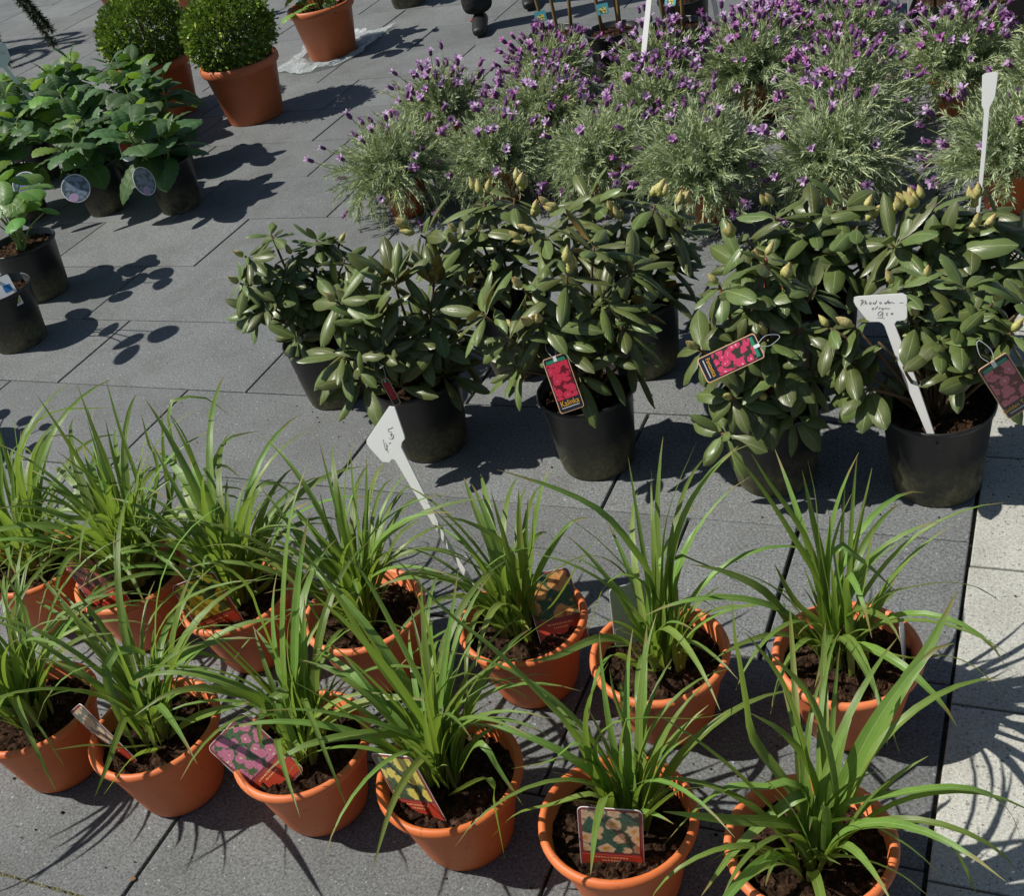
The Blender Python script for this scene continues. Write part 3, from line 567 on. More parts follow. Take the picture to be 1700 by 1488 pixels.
def soil_mesh(r, z, amp, seed):
    V, F = [], []
    n_ = 46; idx = {}
    for i in range(n_ + 1):
        for j in range(n_ + 1):
            x, y = (2 * i / n_ - 1) * r, (2 * j / n_ - 1) * r
            if x * x + y * y <= r * r * 1.04:
                q = Vector((x * 55 + seed, y * 55, seed))
                zz = z + amp * (noise.fractal(q, .8, 2.1, 5)) + .35 * amp * noise.noise(q * 5) + .005 * (1 - (x * x + y * y) / (r * r))
                k_ = min(1, r / max(1e-6, math.hypot(x, y)))
                idx[(i, j)] = len(V); V.append((x * k_ + .0008 * noise.noise(q * 3.1), y * k_ + .0008 * noise.noise(q * 2.7), zz))
    for (i, j), a_ in idx.items():
        if all(t_ in idx for t_ in ((i + 1, j), (i + 1, j + 1), (i, j + 1))):
            F.append((a_, idx[(i + 1, j)], idx[(i + 1, j + 1)], idx[(i, j + 1)]))
    rr_ = random.Random(seed)
    for _ in range(int(170 * (r / .11) ** 2)):   # loose clods and bark bits
        q = r * .97 * math.sqrt(rr_.random()); a = rr_.uniform(0, 2 * PI); s_ = rr_.uniform(.0018, .0055) * (1.5 if rr_.random() < .08 else 1)
        cx_, cy_ = q * math.cos(a), q * math.sin(a); b = len(V)
        zz = z + amp * noise.fractal(Vector((cx_ * 55 + seed, cy_ * 55, seed)), .8, 2.1, 5) + .004
        for dx, dy, dz in ((-1, -.7, -.5), (1, -.8, -.5), (.7, 1, -.5), (-.8, .8, -.5), (.2, -.1, .9)):
            V.append((cx_ + dx * s_ * rr_.uniform(.5, 1.5), cy_ + dy * s_ * rr_.uniform(.5, 1.5), zz + dz * s_ * rr_.uniform(.6, 1.2)))
        F += [(b, b + 1, b + 4), (b + 1, b + 2, b + 4), (b + 2, b + 3, b + 4), (b + 3, b, b + 4)]
    return mesh_from('soil', V, F, smooth=False)
SOIL_T = [soil_mesh(.1105, .136, .009, 3.1 * s) for s in range(3)]
SOIL_B = [soil_mesh(.1095, .188, .008, 5.3 * s) for s in range(2)]
SOIL_L = soil_mesh(.0815, .116, .004, 2)
SOIL_X = soil_mesh(.171, .245, .006, 8)

# ------------------------------------------------------------------ daylilies
def strip_leaf(path, width, fold=.16, twist0=0.0, twist1=0.0, nrm_hint=None, kink=0):
    """ribbon leaf along path, three columns, midrib lower than the edges"""
    n = len(path)
    V, UV, F = [], [], []
    tn = (path[-1] - path[0])
    h = Vector((tn.x, tn.y, 0))
    h = h.normalized() if h.length > 1e-4 else Vector((1, 0, 0))
    side = Vector((-h.y, h.x, 0))
    for i, p in enumerate(path):
        s = i / (n - 1)
        t = (path[min(i + 1, n - 1)] - path[max(i - 1, 0)]).normalized()
        sd = (side - t * side.dot(t)).normalized()
        a = twist0 + (twist1 - twist0) * s
        sd = Quaternion(t, a) @ sd
        nn = sd.cross(t)
        if nn.dot(Vector((0, 0, 1))) < 0 and abs(a) < 1.2: nn = -nn
        w = width * (min(1.0, .58 + 1.3 * s)) * max(.02, (1 - s ** 2.6)) ** .85 * .5
        up = nn * (fold * w * 2 * (1 - .5 * s))
        V += [p + sd * w + up, p + sd * w * .5 + up * .42, p, p - sd * w * .5 + up * .42, p - sd * w + up]
        UV += [(0, s), (.25, s), (.5, s), (.75, s), (1, s)]
    for i in range(n - 1):
        for k in range(4):
            a = i * 5 + k
            F.append((a, a + 1, a + 6, a + 5))
    return mesh_from('leaf', V, F, UV)

def random_path(L, el0, el1, az, r0, z0, bend=1.6, n=13, waver=.12):
    P = [Vector((r0 * math.cos(az), r0 * math.sin(az), z0))]
    p = P[0].copy()
    wv = random.uniform(-waver, waver)
    for i in range(n - 1):
        s = (i + .5) / (n - 1)
        e = el0 + (el1 - el0) * s ** bend
        a = az + wv * s * s * 2
        p = p + Vector((math.cos(e) * math.cos(a), math.cos(e) * math.sin(a), math.sin(e))) * (L / (n - 1))
        P.append(p.copy())
    return P

def daylily_random_mesh(L, w, el0, el1, bend):
    return strip_leaf(random_path(L, el0, el1, 0, .0, 0, bend), w, .15, random.uniform(-.5, .5), random.uniform(-.7, .7))
R = math.radians
DL_SHORT = [daylily_random_mesh(random.uniform(.10, .20), random.uniform(.008, .013), R(random.uniform(68, 86)), R(random.uniform(-20, 60)), 1.6) for _ in range(10)]
DL_UP = [daylily_random_mesh(random.uniform(.24, .40), random.uniform(.010, .016), R(random.uniform(70, 88)), R(random.uniform(-10, 68)), 2.0) for _ in range(18)]
DL_ARCH = [daylily_random_mesh(random.uniform(.28, .46), random.uniform(.011, .018), R(random.uniform(66, 82)), R(random.uniform(-80, -5)), 1.5) for _ in range(22)]

CARD_CLEAR = [((Vector(a_) + Vector(b_)) / 2, DAYLILY_POTS[k_]) for k_, (a_, b_, c_) in CARDS.items() if k_ in ('D2', 'D3', 'D4', 'D5', 'E4')]
def hides_card(pts):
    for c_, _p in CARD_CLEAR:
        ray_ = Vector((0, 0, CAM_H)) - c_; L_ = ray_.length; ray_ = ray_ / L_
        for q in pts:
            v = q - c_; t_ = v.dot(ray_)
            if -.01 < t_ < .7 and (v - ray_ * t_).length < .055: return True
    return False
DAYLILY_LABEL = {
 'D1': 'daylily in terracotta pot at the left end of the front row',
 'D2': 'daylily in terracotta pot with a peach flower card, second in the front row',
 'D3': 'daylily in terracotta pot with a pink flower card, front row',
 'D4': 'large daylily in terracotta pot with a yellow flower card, front row',
 'D5': 'daylily in terracotta pot with a cream flower card square to the viewer, front row',
 'D6': 'big arching daylily in terracotta pot at the right end of the front row',
 'E0': 'daylily in terracotta pot at the left end of the second row',
 'E1': 'tall dense daylily in terracotta pot with a dull red flower card, second row',
 'E2': 'daylily in terracotta pot with a yellow flower card, half hidden in the second row',
 'E3': 'thin upright daylily in terracotta pot without a card in the second row',
 'E4': 'daylily in terracotta pot holding the 4,95 price sign',
 'E5': 'daylily in terracotta pot with a pale grey card, second row',
 'E6': 'daylily in terracotta pot at the right end of the second row, beside light paving',
}
EXTRA = {'D1': (20, 26, 34), 'D2': (22, 16, 16), 'D3': (20, 20, 13), 'D4': (22, 24, 20), 'D5': (20, 13, 8), 'D6': (22, 16, 13), 'E0': (20, 30, 26), 'E1': (20, 52, 40), 'E2': (18, 34, 26), 'E3': (18, 28, 22), 'E4': (24, 18, 14), 'E5': (18, 13, 8), 'E6': (24, 17, 12)}
for key, (x, y) in DAYLILY_POTS.items():
    root = thing('potted_daylily', DAYLILY_LABEL[key], 'plant', (x, y, 0), 0, 'daylilies in terracotta pots')
    rz = random.uniform(0, 6.28)
    pot = obj('pot', ME['terra'], M['terracotta'], root, (0, 0, 0), (R(random.uniform(-.8, .8)), R(random.uniform(-.8, .8)), rz))
    so = obj('soil', random.choice(SOIL_T), M['soil'], pot, (0, 0, 0), (0, 0, random.uniform(0, 6)))
    fans = [(random.uniform(.0, .045), random.uniform(0, 6.28)) for _ in range(4)]
    for pts in LEAF_PATHS.get(key, []):
        P = [Vector((a / 1000 - x, b / 1000 - y, c / 1000)) for a, b, c in pts]
        j = Vector((random.uniform(-.02, .02), random.uniform(-.02, .02), 0))
        P[0] = P[0] + j; P[0].z = .132
        P = catmull(P, 17)
        L = sum((b - a).length for a, b in zip(P, P[1:]))
        sg = random.choice((-1, 1))
        w = random.uniform(.0140, .0205) * (1.15 if L > .38 and key[0] == 'D' else 1.0) * (1.18 if key == 'D6' else 1.0)
        me = strip_leaf(P, w, .15, sg * random.uniform(.1, .5), sg * random.uniform(.25, .95))
        obj('leaf', me, M['daylily_leaf'], root)
    ns, nu, na = EXTRA[key]
    for pool, cnt in ((DL_SHORT, ns), (DL_UP, nu), (DL_ARCH, na)):
        for _ in range(cnt):
            fr, fa = random.choice(fans)
            az = random.uniform(0, 6.283)
            loc = (fr * math.cos(fa) + .014 * math.cos(az), fr * math.sin(fa) + .014 * math.sin(az), .132)
            sc = random.uniform(.85, 1.12) * (1.14 if pool is not DL_SHORT and key in ('E0', 'E1', 'E2', 'D1', 'D2') else 1.0)
            me = random.choice(pool)
            for _try in range(7):
                mw = Matrix.Translation(Vector((x, y, 0)) + Vector(loc)) @ Matrix.Rotation(az, 4, 'Z') @ Matrix.Scale(sc, 4)
                if not hides_card([mw @ me.vertices[i_].co for i_ in range(12, len(me.vertices), 10)]): break
                az = random.uniform(0, 6.283); me = random.choice(pool)
            else:
                continue
            obj('leaf', me, M['daylily_leaf'], root, loc, (R(random.uniform(-6, 6)), R(random.uniform(-8, 8)), az), (sc, sc * random.uniform(.85, 1.25), sc))

# ------------------------------------------------------------------ elliptic leaves
def blade(length, width, droop, curl, fold, shape=1.0, nx=9, petiole=.12, tip=.9, wav=0):
    """leaf along +x, upper side +z; petiole then an elliptic blade"""
    V, UV, F = [], [], []
    cols = (-1, -.55, 0, .55, 1)
    e = 0.0; x = z = 0.0
    ds = length / (nx - 1)
    for i in range(nx):
        s = i / (nx - 1)
        if s < petiole: w = width * .045
        else:
            q = (s - petiole) / (1 - petiole)
            w = width * .5 * (math.sin(PI * min(.999, q ** shape)) ** tip) + width * .02
        if i: 
            e -= droop / (nx - 1) * (1.4 if s > .5 else .6)
            x += math.cos(e) * ds; z += math.sin(e) * ds
        for c in cols:
            zz = fold * abs(c) * w - curl * (abs(c) ** 2.4) * w + (wav * w * math.sin(s * 11 + c) * abs(c))
            V.append((x - math.sin(e) * zz, c * w, z + math.cos(e) * zz)); UV.append((.5 + c * .5, s))
    for i in range(nx - 1):
        for k in range(4):
            a = i * 5 + k
            F.append((a, a + 5, a + 6, a + 1))
    return mesh_from('leaf', V, F, UV)
def leafset(lw, shapes, n=6, droop=(.15, .8), curl=(.45, .95), fold=(.15, .38), pet=.14, tip=.50, wav=0):
    return [blade(1.0, lw * random.uniform(.88, 1.12), random.uniform(*droop), random.uniform(*curl), random.uniform(*fold), random.choice(shapes), 9, pet, tip, wav) for _ in range(n)]
RH = {'l': (leafset(.25, (.95, 1.05, 1.15), 8), .130, 'rhodo_leaf_brown'), 's': (leafset(.33, (1.0, 1.15), 8), .086, 'rhodo_leaf'),
      'm': (leafset(.35, (.95, 1.1), 8, wav=.10), .104, 'rhodo_leaf'), 'w': (leafset(.29, (.95, 1.05), 8), .138, 'rhodo_leaf')}
def bud_mesh():
    prof = [(0, 0), (.0050, .003), (.0096, .009), (.0110, .016), (.0096, .025), (.0062, .034), (.0024, .041), (0, .045)]
    V, F, UV = [], [], []
    ns = 10
    for k, (r, z) in enumerate(prof):
        for j in range(ns):
            a = 2 * PI * j / ns + k * .3
            rr = r * (1 + .10 * math.cos(5 * a + k * 1.5))
            V.append((rr * math.cos(a), rr * math.sin(a), z)); UV.append((j / ns, k / (len(prof) - 1)))
    for k in range(len(prof) - 1):
        for j in range(ns):
            j2 = (j + 1) % ns
            F.append((k * ns + j, k * ns + j2, (k + 1) * ns + j2, (k + 1) * ns + j))
    return mesh_from('bud', V, F, UV)
BUD = bud_mesh()
def basis(axis):
    axis = axis.normalized()
    return axis.to_track_quat('Z', 'Y')

RHODO_LABEL = {
 'R1': 'small-leaved rhododendron in black pot standing apart at the left of its group',
 'R2': 'rhododendron with long upright leaves and brown leaf undersides in black pot',
 'R3': 'tall dense rhododendron in black pot carrying the red Kalinka tag',
 'R4': 'rhododendron with red-tinged stems in black pot carrying the tilted pink Fantastica tag',
 'R5': 'rhododendron in black pot with the white Rhododendron 9,50 sign',
 'B1': 'rhododendron full of tan buds in the back row behind the long-leaved one',
 'B2': 'rhododendron full of pale buds in the back row behind the Kalinka tag plant',
 'B3': 'broad-leaved rhododendron in the back row behind the Fantastica tag plant',
 'B4': 'rhododendron with a big cluster of buds in the back row behind the 9,50 sign',
}
KEEP_CLEAR = []   # cards and signs hang in front of the leaves
for k_, pts in list(TAGS.items()) + [('9', SIGNS['9'][1][:4] + SIGNS['9'][1][4:9] + SIGNS['9'][1][-6:])]:
    P_ = [Vector(q) / 10000 for q in pts]
    c_ = sum(P_, Vector()) / len(P_)
    n_ = Vector(SIGNS['9'][0]) if k_ == '9' else (P_[1] - P_[0]).cross(P_[3] - P_[0]).normalized()
    if n_.dot(Vector((0, 0, CAM_H)) - c_) < 0: n_ = -n_
    KEEP_CLEAR.append((c_, n_, max((q - c_).length for q in P_) * (1.15 if k_ == '9' else .85)))
_st = [Vector(q) / 10000 for q in SIGNS['9'][1][8:13]]
for q in (_st[1].lerp(_st[2], .2), _st[1].lerp(_st[2], .7)):
    KEEP_CLEAR.append((q, KEEP_CLEAR[-1][1], .035))
def blocked(pts):
    for c_, n_, r_ in KEEP_CLEAR:
        for q in pts:
            v = q - c_; h_ = v.dot(n_)
            if -.006 < h_ < .26:
                for w_ in ((Vector((0, 0, CAM_H)) - c_).normalized(), -LIGHT):
                    lat = v - w_ * (h_ / max(.2, w_.dot(n_)))
                    if lat.length < r_: return True
    return False
for key, ((x, y), typ) in RHODO_POTS.items():
    root = thing('potted_rhododendron', RHODO_LABEL[key], 'plant', (x, y, 0), 0, 'rhododendrons in black pots')
    s = .92 if key == 'R1' else 1.0
    pot = obj('pot', ME['black'], M['black_plastic'], root, (0, 0, 0), (0, 0, random.uniform(0, 6)), s)
    obj('soil', random.choice(SOIL_B), M['soil'], pot, (0, 0, 0), (0, 0, random.uniform(0, 6)))
    leaves, LL, mt = RH[typ]
    stem_m = M['stem_red'] if key == 'R4' else M['stem_brown']
    tone = random.uniform(.9, 1.1)
    rows = [(Vector((a / 1000 - x, b / 1000 - y, c / 1000)), nb + (2 if nb and key[0] == 'B' else 0)) for a, b, c, nb in ROSETTES[key]]
    if key in ('R3', 'B2'): rows = [(Vector((min(q_.x, .125), q_.y, q_.z - (.015 if key == 'B2' else 0))), n_) for q_, n_ in rows]
    # hidden inner and rear shoots fill the bush
    zc = sum(q[0].z for q in rows) / len(rows)
    away = Vector((x, y, 0)).normalized()
    for _ in range(4):
        an = random.uniform(-1.4, 1.4)
        d = Quaternion((0, 0, 1), an) @ away
        rows.append((d * random.uniform(.05, .15) + Vector((0, 0, random.uniform(zc - .15, zc - .05))), 1 if random.random() < .3 else 0))
    for _ in range({'R1': 9, 'R2': 4, 'R3': 3}.get(key, 0)):   # inner shoots
        a_ = random.uniform(0, 2 * PI); q_ = random.uniform(.02, .12)
        rows.append((Vector((q_ * math.cos(a_) + (.02 if key == 'R1' else 0), q_ * math.sin(a_), random.uniform(zc - .09, zc + .01))), 0))
    for P, nb in rows:
        ax = Vector((P.x, P.y, 0)) * 2.6 + Vector((0, 0, .42 if P.z > .3 else .22)) + Vector((random.uniform(-.12, .12), random.uniform(-.12, .12), 0))
        ax.normalize()
        mid = Vector((P.x * .45, P.y * .45, .19 + (P.z - .19) * .45)) + Vector((random.uniform(-.02, .02), random.uniform(-.02, .02), 0))
        st = catmull([Vector((P.x * .12, P.y * .12, .18)), mid, P - ax * .012, P + ax * .004], 8)
        tube('stem', st, [.005 - .0022 * i / 7 for i in range(8)], stem_m, root, 6)
        q = basis(ax)
        upright = key == 'R2' and nb == 0 and P.z > .40
        n1 = random.randint(6, 8) + (2 if key in ('R1', 'R2') else 0); n2 = random.randint(3, 4) if nb == 0 else random.randint(1, 3)
        a0 = random.uniform(0, 6.28)
        for i in range(n1 + n2):
            tier = 0 if i < n1 else 1
            az = a0 + (2 * PI * i / n1 if tier == 0 else 2 * PI * (i - n1) / max(1, n2) + .5) + random.uniform(-.22, .22)
            th = R((random.uniform(48, 88) if key in ('R2', 'R3') else random.uniform(62, 98)) if nb == 0 else random.uniform(76, 112)) if tier == 0 else R(random.uniform(32, 60) if nb == 0 else random.uniform(58, 80))
            if upright: th *= .5
            d = q @ Vector((math.cos(az) * math.sin(th), math.sin(az) * math.sin(th), math.cos(th)))
            d.z -= .20 if nb else .06
            d.normalize()
            axn = (ax - d * ax.dot(d))
            axn = axn.normalized() if axn.length > .05 else Vector((0, 0, 1))
            axn = (axn + Vector((0, 0, .5))).normalized(); axn = (axn - d * axn.dot(d)).normalized()
            roll = random.uniform(-.45, .45)
            ly = axn.cross(d).normalized()
            mt3 = Matrix((d, ly, axn)).transposed()
            qq = mt3.to_quaternion() @ Quaternion((1, 0, 0), roll)
            L = LL * random.uniform(.72, 1.15) * (.8 if tier else 1.0) * tone
            if key == 'B4' and tier == 0: L *= 1.05
            if P.z < .19: continue
            W0 = Vector((x, y, 0)) + P
            if blocked([W0 + d * (L * f_) for f_ in (.1, .35, .6, .85, 1.0)]): continue
            obj('leaf', random.choice(leaves), M[mt], root, P - ax * (.010 if tier == 0 else .0), qq, (L, L * random.uniform(.88, 1.15), L))
        for b in range(nb):
            off = Vector((0, 0, 0)) if nb == 1 else q @ Vector((random.uniform(-.016, .016) * (1.6 if nb > 5 else 1), random.uniform(-.016, .016) * (1.6 if nb > 5 else 1), random.uniform(0, .02) + (.006 * (b % 3))))
            tl = q @ Quaternion((1, 0, 0), random.uniform(-.3, .3)) @ Quaternion((0, 1, 0), random.uniform(-.3, .3))
            sc = random.uniform(.85, 1.15) * (.82 if key in ('R1', 'R4', 'R5') and nb == 1 else .88)
            obj('bud', BUD, M['rhodo_bud'], root, P + off + ax * (.008 + (.010 if key[0] == 'B' else 0)), tl, sc)

# ------------------------------------------------------------------ lavender
def lav_foliage(seed, nst, rad, droop=100):
    rnd = random.Random(seed)
    V, F, UV, tips = [], [], [], []
    for s_ in range(nst):
        az = rnd.uniform(0, 2 * PI)
        u = rnd.random()
        el0 = R(88 - 66 * u ** .8)
        L = rad * rnd.uniform(.72, 1.10)
        el1 = el0 - R(rnd.uniform(0, 50) + droop * u * u)
        p = Vector((rnd.uniform(-.05, .05), rnd.uniform(-.05, .05), .12))
        n = 11
        path = [p.copy()]
        a = az
        for i in range(n - 1):
            f = i / (n - 2)
            e = el0 + (el1 - el0) * f
            a += rnd.uniform(-.12, .12)
            p = p + Vector((math.cos(e) * math.cos(a), math.cos(e) * math.sin(a), math.sin(e))) * (L / (n - 1))
            path.append(p.copy())
        tone = rnd.random()
        # stem as a thin three sided tube
        b0 = len(V)
        for i, q in enumerate(path):
            t = (path[min(i + 1, n - 1)] - path[max(i - 1, 0)]).normalized()
            s1 = t.cross(Vector((0, 0, 1))).normalized() if abs(t.z) < .98 else Vector((1, 0, 0))
            s2 = t.cross(s1)
            r = .0016
            V += [q + s1 * r, q - s1 * r * .5 + s2 * r, q - s1 * r * .5 - s2 * r]; UV += [(.85 + .15 * tone, 0)] * 3
        for i in range(n - 1):
            for k in range(3):
                k2 = (k + 1) % 3
                F.append((b0 + i * 3 + k, b0 + i * 3 + k2, b0 + i * 3 + 3 + k2, b0 + i * 3 + 3 + k))
        tips.append((path[-1].copy(), (path[-1] - path[-3]).normalized(), u))
        for i in range(2, n):
            q = path[i]; t = (path[i] - path[i - 1]).normalized()
            s1 = t.cross(Vector((0, 0, 1))).normalized() if abs(t.z) < .98 else Vector((1, 0, 0))
            s2 = t.cross(s1)
            for k in range(rnd.randint(4, 6)):
                an = rnd.uniform(0, 2 * PI)
                side = s1 * math.cos(an) + s2 * math.sin(an)
                d = (t * rnd.uniform(.55, 1.1) + side * rnd.uniform(.5, .9)).normalized()
                l = rnd.uniform(.018, .036); w = rnd.uniform(.0017, .0028)
                ws = d.cross(side + Vector((rnd.uniform(-.5, .5),) * 3)).normalized() * w
                o0 = q - t * rnd.uniform(0, L / (n - 1))
                b = len(V)
                c_ = min(1, max(0, .15 + .6 * tone + rnd.uniform(-.2, .2)))
                m_ = o0 + d * l * .5 + Vector((0, 0, .0015))
                V += [o0 - ws * .5, o0 + ws * .5, m_ + ws, o0 + d * l, m_ - ws]
                UV += [(c_, .2)] * 5
                F.append((b, b + 1, b + 2, b + 3, b + 4))
    return mesh_from('foliage', V, F, UV, smooth=False), tips
LAV = [lav_foliage(s, 400, .245, dr) for s, dr in enumerate((100, 75, 110, 60, 90, 30))]
def lav_head(seed):
    rnd = random.Random(seed)
    V, F, mats, UV = [], [], [], []
    # spike
    prof = [(.0022, 0), (.0058, .003), (.0072, .009), (.0070, .016), (.0050, .022), (.001, .025)]
    ns = 6
    for k, (r, z) in enumerate(prof):
        for j in range(ns):
            a = 2 * PI * j / ns + k * .5
            V.append((r * math.cos(a) * (1 + .12 * rnd.uniform(-1, 1)), r * math.sin(a), z))
    for k in range(len(prof) - 1):
        for j in range(ns):
            j2 = (j + 1) % ns
            F.append((k * ns + j, k * ns + j2, (k + 1) * ns + j2, (k + 1) * ns + j)); mats.append(0)
    # bracts on top
    nb = rnd.randint(6, 9)
    for i in range(nb):
        a = 2 * PI * i / nb + rnd.uniform(-.3, .3)
        l = rnd.uniform(.008, .015); w = rnd.uniform(.0030, .0044); th = rnd.uniform(.1, .9)
        d = Vector((math.cos(a) * math.sin(th), math.sin(a) * math.sin(th), math.cos(th)))
        sd = Vector((-math.sin(a), math.cos(a), 0))
        o0 = Vector((.003 * math.cos(a), .003 * math.sin(a), .020))
        b = len(V)
        out = Vector((math.cos(a), math.sin(a), -.2)) * .004
        V += [o0 - sd * w * .35, o0 + sd * w * .35, o0 + d * l * .55 + sd * w, o0 + d * l + out + sd * w * .55, o0 + d * l + out - sd * w * .55, o0 + d * l * .55 - sd * w]
        F += [(b, b + 1, b + 2, b + 5), (b + 5, b + 2, b + 3, b + 4)]; mats += [1, 1]
    # stalk
    b = len(V)
    for z in (-.06, .001):
        for j in range(3):
            a = 2 * PI * j / 3
            V.append((.0014 * math.cos(a), .0014 * math.sin(a), z))
    for j in range(3):
        j2 = (j + 1) % 3
        F.append((b + j, b + j2, b + 3 + j2, b + 3 + j)); mats.append(2)
    return mesh_from('flower_head', V, F, None, mats)
HEADS_P = []; HEADS_M = []
for s in range(4):
    for pool, mm in ((HEADS_P, 'lavender_bract_pale'), (HEADS_M, 'lavender_bract_magenta')):
        me = lav_head(s + (10 if pool is HEADS_M else 0))
        for k in ('lavender_spike', mm, 'stem_green'): me.materials.append(M[k])
        pool.append(me)
# x, y, scale, heads, share of magenta, label
LAVS = [
 (-2.25, 3.62, 1.0, 44, .15, 'lavender in terracotta pot at the left end of the front lavender row'),
 (-1.88, 3.70, .92, 52, .25, 'lavender in terracotta pot, second from the left in the front lavender row'),
 (-1.49, 3.70, .9, 46, .25, 'lavender in terracotta pot, third from the left in the front lavender row'),
 (-1.07, 3.52, 1.05, 40, .2, 'bushy grey-green lavender in front lavender row with few flowers on top'),
 (-.66, 3.56, .98, 40, .2, 'round lavender in the front lavender row above the broad-leaved rhododendron'),
 (-.15, 3.56, .95, 40, .2, 'lavender in bright terracotta pot beside the blank white sign'),
 (-2.33, 4.20, .92, 52, .1, 'pale flowering lavender at the left end of the middle lavender row'),
 (-1.86, 4.12, .92, 60, .35, 'lavender thick with flowers, second in the middle lavender row'),
 (-1.40, 4.06, .9, 50, .3, 'lavender in the middle row below the tall white stake'),
 (-1.10, 4.42, 1.0, 70, .4, 'lavender over a terracotta pot left of the deep purple one'),
 (-.73, 4.06, .97, 60, .5, 'deep purple flowering lavender in the middle row'),
 (-.38, 4.34, .98, 54, .25, 'tall pale green lavender by the black trays'),
 (-2.02, 4.62, .88, 60, .85, 'magenta flowering lavender in the back row near the trouser leg'),
 (-1.53, 4.58, .86, 44, .4, 'lavender in the back row pierced by the tall white stake'),
 (-.80, 4.70, .90, 60, .85, 'bright magenta lavender in the back row right of the canes'),
 (-1.12, 4.86, .82, 50, .5, 'lavender at the top edge behind the small terracotta pot one'),
 (-.02, 4.12, 1.0, 44, .2, 'lavender cut off at the right edge behind the blank white sign'),
]
for i, (x, y, sc, nh, mg, lab) in enumerate(LAVS):
    root = thing('potted_lavender', lab, 'plant', (x, y, 0), random.uniform(0, 6.28), 'lavender plants')
    pot = obj('pot', ME['lav_pot'], M['terracotta' if i == 5 else 'terracotta_dark'], root, None, None, 1.12 if i == 5 else 1.0)
    obj('soil', SOIL_L, M['soil'], pot)
    me, tips = LAV[5 if i == 5 else i % 5]
    fo = obj('foliage', me, M['lavender_foliage'], root, (0, 0, 0), None, sc)
    fo['kind'] = 'stuff'
    tp = list(tips); random.shuffle(tp)
    tp.sort(key=lambda q: q[2] * (.0 if y < 3.8 else .35) + random.uniform(0, .8))
    for P, d, u in tp[:int(nh * (.95 if y < 3.8 else 1.1))]:
        d2 = (d + Vector((0, 0, .35)) + Vector((random.uniform(-.3, .3), random.uniform(-.3, .3), 0))).normalized() if u < .75 else d
        pool = HEADS_M if random.random() < mg else HEADS_P
        obj('flower_head', random.choice(pool), None, root, P * sc + d2 * random.uniform(.008, .05), d2.to_track_quat('Z', 'Y'), random.uniform(.95, 1.3))

# ------------------------------------------------------------------ box balls
def ball_foliage(seed, r, nleaf, squash=.94):
    rnd = random.Random(seed); V, F, UV = [], [], []
    for i in range(nleaf):
        d = Vector((rnd.gauss(0, 1), rnd.gauss(0, 1), rnd.gauss(0, 1))).normalized()
        cl = noise.noise(d * 8.5 + Vector((0, seed, 0)))
        bumpy = 1 + .05 * noise.noise(d * 3.2 + Vector((seed, 0, 0))) + .115 * cl
        rr = r * bumpy * (1 - .34 * rnd.random() ** 1.5)
        if rnd.random() < .07: rr *= rnd.uniform(1.02, 1.13)
        c = Vector((d.x * rr, d.y * rr, d.z * rr * squash))
        out = (d + Vector((rnd.gauss(0, .6), rnd.gauss(0, .6), rnd.gauss(0, .6) + .25))).normalized()
        s1 = out.cross(Vector((rnd.uniform(-1, 1), rnd.uniform(-1, 1), rnd.uniform(-1, 1)))).normalized()
        nn = s1.cross(out)
        l = rnd.uniform(.017, .030); w = l * .33
        b = len(V)
        V += [c, c + out * l * .5 + s1 * w + nn * w * .3, c + out * l, c + out * l * .5 - s1 * w + nn * w * .3, ]
        depth = rr / (r * bumpy)
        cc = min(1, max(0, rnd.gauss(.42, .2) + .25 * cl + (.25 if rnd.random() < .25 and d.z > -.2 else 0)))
        UV += [(cc, 0)] * 4
        F += [(b, b + 1, b + 2), (b, b + 2, b + 3)]
    return mesh_from('foliage', V, F, UV, smooth=False)
def boxball(x, y, r, zc, label, seed):
    root = thing('box_ball', label, 'plant', (x, y, 0), 0, 'clipped box balls in terracotta pots')
    pot = obj('pot', ME['box_pot'], M['terracotta_dark'], root, (0, 0, 0), (0, 0, seed), 1.0)
    obj('soil', SOIL_X, M['soil'], pot)
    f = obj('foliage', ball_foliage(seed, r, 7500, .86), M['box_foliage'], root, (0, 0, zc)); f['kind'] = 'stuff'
    V, F = [], []
    rnd = random.Random(seed)
    for _ in range(14):
        d = Vector((rnd.uniform(-1, 1), rnd.uniform(-1, 1), rnd.uniform(.2, 1.3))).normalized()
        tube_into(V, F, catmull([Vector((d.x * .02, d.y * .02, .24)), Vector((d.x * .06, d.y * .06, zc - r * .4)), Vector((0, 0, zc)) + d * r * .8], 6), [.007, .006, .005, .004, .003, .002], 5)
    obj('stem', mesh_from('stem', V, F), M['stem_brown'], root)
boxball(-3.67, 4.75, .215, .425, 'clipped box ball in terracotta pot, the right of the two', 3)
boxball(-4.29, 4.88, .222, .425, 'yellower clipped box ball half hidden behind the broad-leaved pots', 7)

